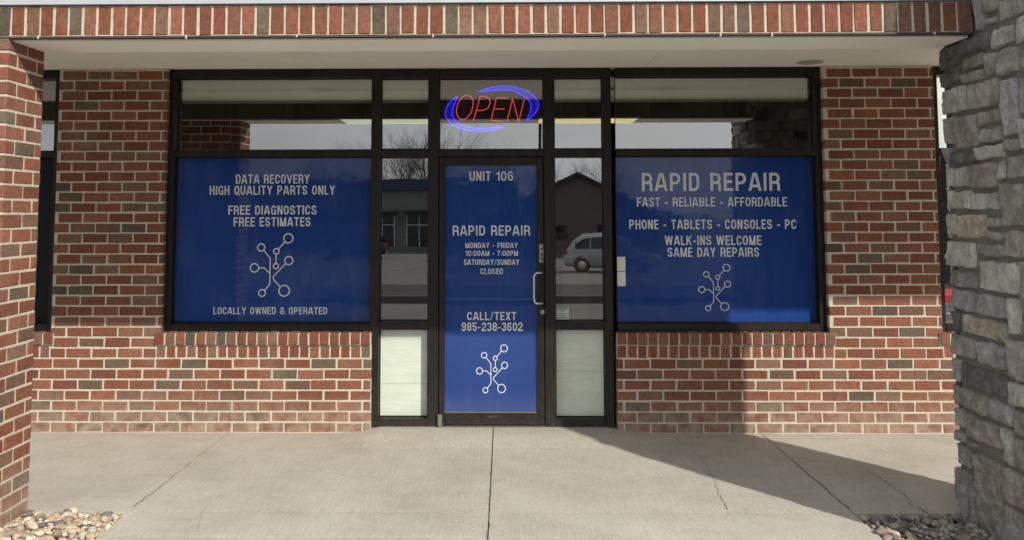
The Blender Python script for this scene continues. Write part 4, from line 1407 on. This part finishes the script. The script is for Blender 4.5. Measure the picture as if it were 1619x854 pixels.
def tree(x, y, h, seed, label):
    rnd = random.Random(seed)
    z0 = lot_z(y)
    t = thing('bare_tree', label, 'tree', (x, y, z0), 'bare trees beyond the parking lot')
    trunk, crown = MB(), MB()

    def grow(p, d, L, r, depth):
        n = 4; pts = [p.copy()]; rr = [r]
        for k in range(n):
            d = (d + Vector((rnd.uniform(-.18, .18), rnd.uniform(-.18, .18), rnd.uniform(-.05, .12)))).normalized()
            p = p + d * (L / n); pts.append(p.copy()); rr.append(r * (1 - .45 * (k + 1) / n))
        (trunk if depth == 0 else crown).tube(pts, rr, 7 if depth == 0 else 3, cap=False)
        if depth >= 5: return
        nb = 5 if depth == 0 else (4 if depth < 3 else 3)
        for k in range(nb):
            i = rnd.randint(2, n) if depth else rnd.randint(2, n)
            an = rnd.uniform(0, 6.28); tilt = rnd.uniform(.35, .85)
            side = Vector((math.cos(an), math.sin(an), 0))
            nd_ = (d * math.cos(tilt) + side * math.sin(tilt)).normalized()
            grow(pts[i], nd_, L * rnd.uniform(.58, .80), rr[i] * .62, depth + 1)
        grow(pts[-1], d, L * .75, rr[-1] * .85, depth + 1)
    grow(Vector((x, y, z0 - .1)), Vector((0, 0, 1)), h * .33, h * .022, 0)
    trunk.build('trunk', BARK, t, fixn=False)
    crown.build('crown', BARK, t, fixn=False)


for i, (x, y, h, lb) in enumerate([(-17, -84, 11.0, 'bare tree furthest left above the blue fascia building'), (-11.5, -80, 12.5, 'bare tree behind the middle of the blue fascia building'), (-7.6, -79, 13.5, 'tallest bare tree behind the right end of the blue fascia building'), (-4.0, -82, 12.0, 'bare tree between the blue fascia building and the gabled house'), (5.6, -74, 8.6, 'bare tree directly behind the roof ridge of the gabled house'), (9.2, -77, 9.4, 'bare tree behind the right slope of the gabled house'), (2.6, -82, 9.0, 'bare tree at the left corner of the gabled house')]):
    tree(x, y, h, 100 + i, lb)

LEAF = simple('dark evergreen needles', (.040, .055, .028), .9, 0, .35, 3)


def evergreen(x, y, h, seed, label):
    rnd = random.Random(seed); z0 = lot_z(y)
    t = thing('evergreen_tree', label, 'tree', (x, y, z0), 'evergreens beyond the parking lot')
    m = MB(); m.tube([(x, y, z0 - .1), (x, y, z0 + h * .9)], [.16, .03], 8); m.build('trunk', BARK, t)
    m = MB()
    for k in range(5200):
        f = rnd.random() ** .75; zz = z0 + .4 + f * (h - .4)
        rad = (1 - f) * h * .27 * (1 + .22 * math.sin(f * 34)) + .08
        a = rnd.uniform(0, 6.283); r = rad * (rnd.random() ** .45)
        p = Vector((x + r * math.cos(a), y + r * math.sin(a), zz - r * .22))
        d = Vector((math.cos(a) + rnd.uniform(-.5, .5), math.sin(a) + rnd.uniform(-.5, .5), rnd.uniform(-.5, .3))).normalized()
        sd = d.cross(Vector((0, 0, 1))).normalized() * rnd.uniform(.03, .07); L = rnd.uniform(.14, .30)
        m.add([p - sd, p + sd, p + d * L + Vector((0, 0, rnd.uniform(-.05, .05)))], [(0, 1, 2)])
    m.build('crown', LEAF, t, fixn=False)


evergreen(15.2, -23, 9.0, 5, 'nearer dark evergreen at the right end of the parking lot')
evergreen(19.0, -29, 8.2, 6, 'taller dark evergreen at the right end of the parking lot')

t = thing('street_lamp', 'tall dark lamp post standing in the parking lot', 'street lamp', (1.62, -30, lot_z(-30)))
m = MB(); m.tube([(1.62, -30, lot_z(-30)), (1.62, -30, 6.4)], [.09, .06], 10); m.build('pole', BLACK, t)
m = MB(); m.bevbox(1.45, 2.3, -30.15, -29.85, 6.4, 6.55, .03); m.build('lamp_head', BLACK, t)


def car(x, y, rz, paint, label):
    """estate bodied car: lofted shell, glasshouse, wheels"""
    z0 = lot_z(y)
    t = thing('parked_car', label, 'car', (0, 0, 0), 'cars parked across the lot')
    # stations along x: (x, lower z, belt z, roof z, half width low, half width belt, half width roof)
    ST = [(-2.30, .48, .80, .82, .74, .70, .60), (-2.22, .30, .92, .95, .86, .82, .66), (-1.9, .26, 1.02, 1.40, .90, .89, .62), (-1.55, .24, 1.04, 1.64, .91, .90, .64), (-.6, .22, 1.04, 1.70, .92, .91, .66), (.35, .22, 1.02, 1.66, .92, .91, .65), (.75, .22, 1.00, 1.44, .92, .90, .66), (1.20, .22, .98, 1.06, .91, .89, .70), (1.7, .24, .92, .97, .90, .86, .70), (2.15, .28, .78, .84, .84, .80, .62), (2.32, .42, .66, .70, .72, .68, .52)]
    mb, gb = MB(), MB()
    vs = []
    for (sx, zl, zb, zr, wl, wb, wr) in ST:
        ring = [(wl * .9, zl), (wl, zl + .14), (wb + .01, (zl + zb) / 2), (wb, zb), (wr + .03, zr - .05), (wr - .10, zr), (0, zr + .015)]
        full = ring + [(-a, b) for a, b in ring[-2::-1]]
        for a, b in full: vs.append((sx, a, b))
    n = 13
    fs = [(i * n + k, (i + 1) * n + k, (i + 1) * n + (k + 1) % n, i * n + (k + 1) % n) for i in range(len(ST) - 1) for k in range(n)]
    fs += [tuple(range(n)), tuple((len(ST) - 1) * n + k for k in range(n - 1, -1, -1))]
    mb.add(vs, fs)
    body = mb.build('body', paint, t, smooth=True)
    parts = [body]
    for sgn in (-1, 1):
        for (a, b) in ((-1.75, -1.05), (-1.0, -.25), (-.2, .62)):
            m = MB()
            def top(xx):
                for q in range(len(ST) - 1):
                    if ST[q][0] <= xx <= ST[q + 1][0]:
                        f = (xx - ST[q][0]) / (ST[q + 1][0] - ST[q][0]); return ST[q][3] * (1 - f) + ST[q + 1][3] * f
            pz = [(a, 1.07), (b, 1.07), (b, top(b) - .10), (a, top(a) - .10)]
            vs = []
            for e in (.012, -.02):
                for (xx, zz) in pz:
                    f = (zz - 1.03) / max(.1, top(xx) - .05 - 1.03); ww = .905 * (1 - f) + .685 * f
                    vs.append((xx, sgn * (ww + e), zz))
            m.add(vs, [(0, 1, 2, 3), (7, 6, 5, 4), (0, 4, 5, 1), (1, 5, 6, 2), (2, 6, 7, 3), (3, 7, 4, 0)])
            parts.append(m.build('side_window', CARGLASS, t))
    m = MB(); m.add([(.80, -.60, 1.44), (.80, .60, 1.44), (1.22, .68, 1.09), (1.22, -.68, 1.09)], [(0, 1, 2, 3)]); parts.append(m.build('windscreen', CARGLASS, t, fixn=False))
    m = MB(); m.add([(-1.93, -.56, 1.40), (-1.93, .56, 1.40), (-2.24, .66, 1.03), (-2.24, -.66, 1.03)], [(0, 3, 2, 1)]); parts.append(m.build('rear_window', CARGLASS, t, fixn=False))
    for sgn in (-1, 1):
        for wx in (-1.42, 1.42):
            m = MB(); m.lathe([(.22, -.10), (.33, -.11), (.35, -.06), (.35, .06), (.33, .11), (.22, .10)], (wx, sgn * .83, .35), 'Y'); wt = m.build('wheel', TYRE, t, smooth=False); parts.append(wt)
            m = MB(); m.lathe([(.21, -.02), (.19, sgn * .02), (.05, sgn * .035)], (wx, sgn * .925, .35), 'Y', 16); parts.append(m.build('rim', ALU, wt))
            m = MB(); m.lathe([(.40, -.004), (.40, .004)], (wx, sgn * .905, .37), 'Y', 24); parts.append(m.build('wheel_arch', BLACK, t))
        m = MB(); m.bevbox(-2.27, -2.10, sgn * .80 - .06, sgn * .80 + .06, .82, 1.0, .02); parts.append(m.build('tail_lamp', REDLAMP, t))
        m = MB(); m.bevbox(2.10, 2.25, sgn * .70 - .10, sgn * .70 + .10, .66, .78, .02); parts.append(m.build('headlight', WHITE, t))
        m = MB(); m.tube([(-1.5, sgn * .60, 1.70), (-.6, sgn * .62, 1.76), (.25, sgn * .62, 1.70)], .02, 6); parts.append(m.build('roof_rail', ALU, t))
    t.location = (x, y, z0); t.rotation_euler = (0, 0, rz)
    return t


car(5.2, -34.0, R(8), CARWHITE, 'white estate car with roof rails parked across the lot')
car(.2, -37.5, R(4), CARDARK, 'charcoal estate car parked beyond the lamp post')
car(-9.5, -47, R(180), CARDARK, 'charcoal estate car parked in front of the blue fascia building')
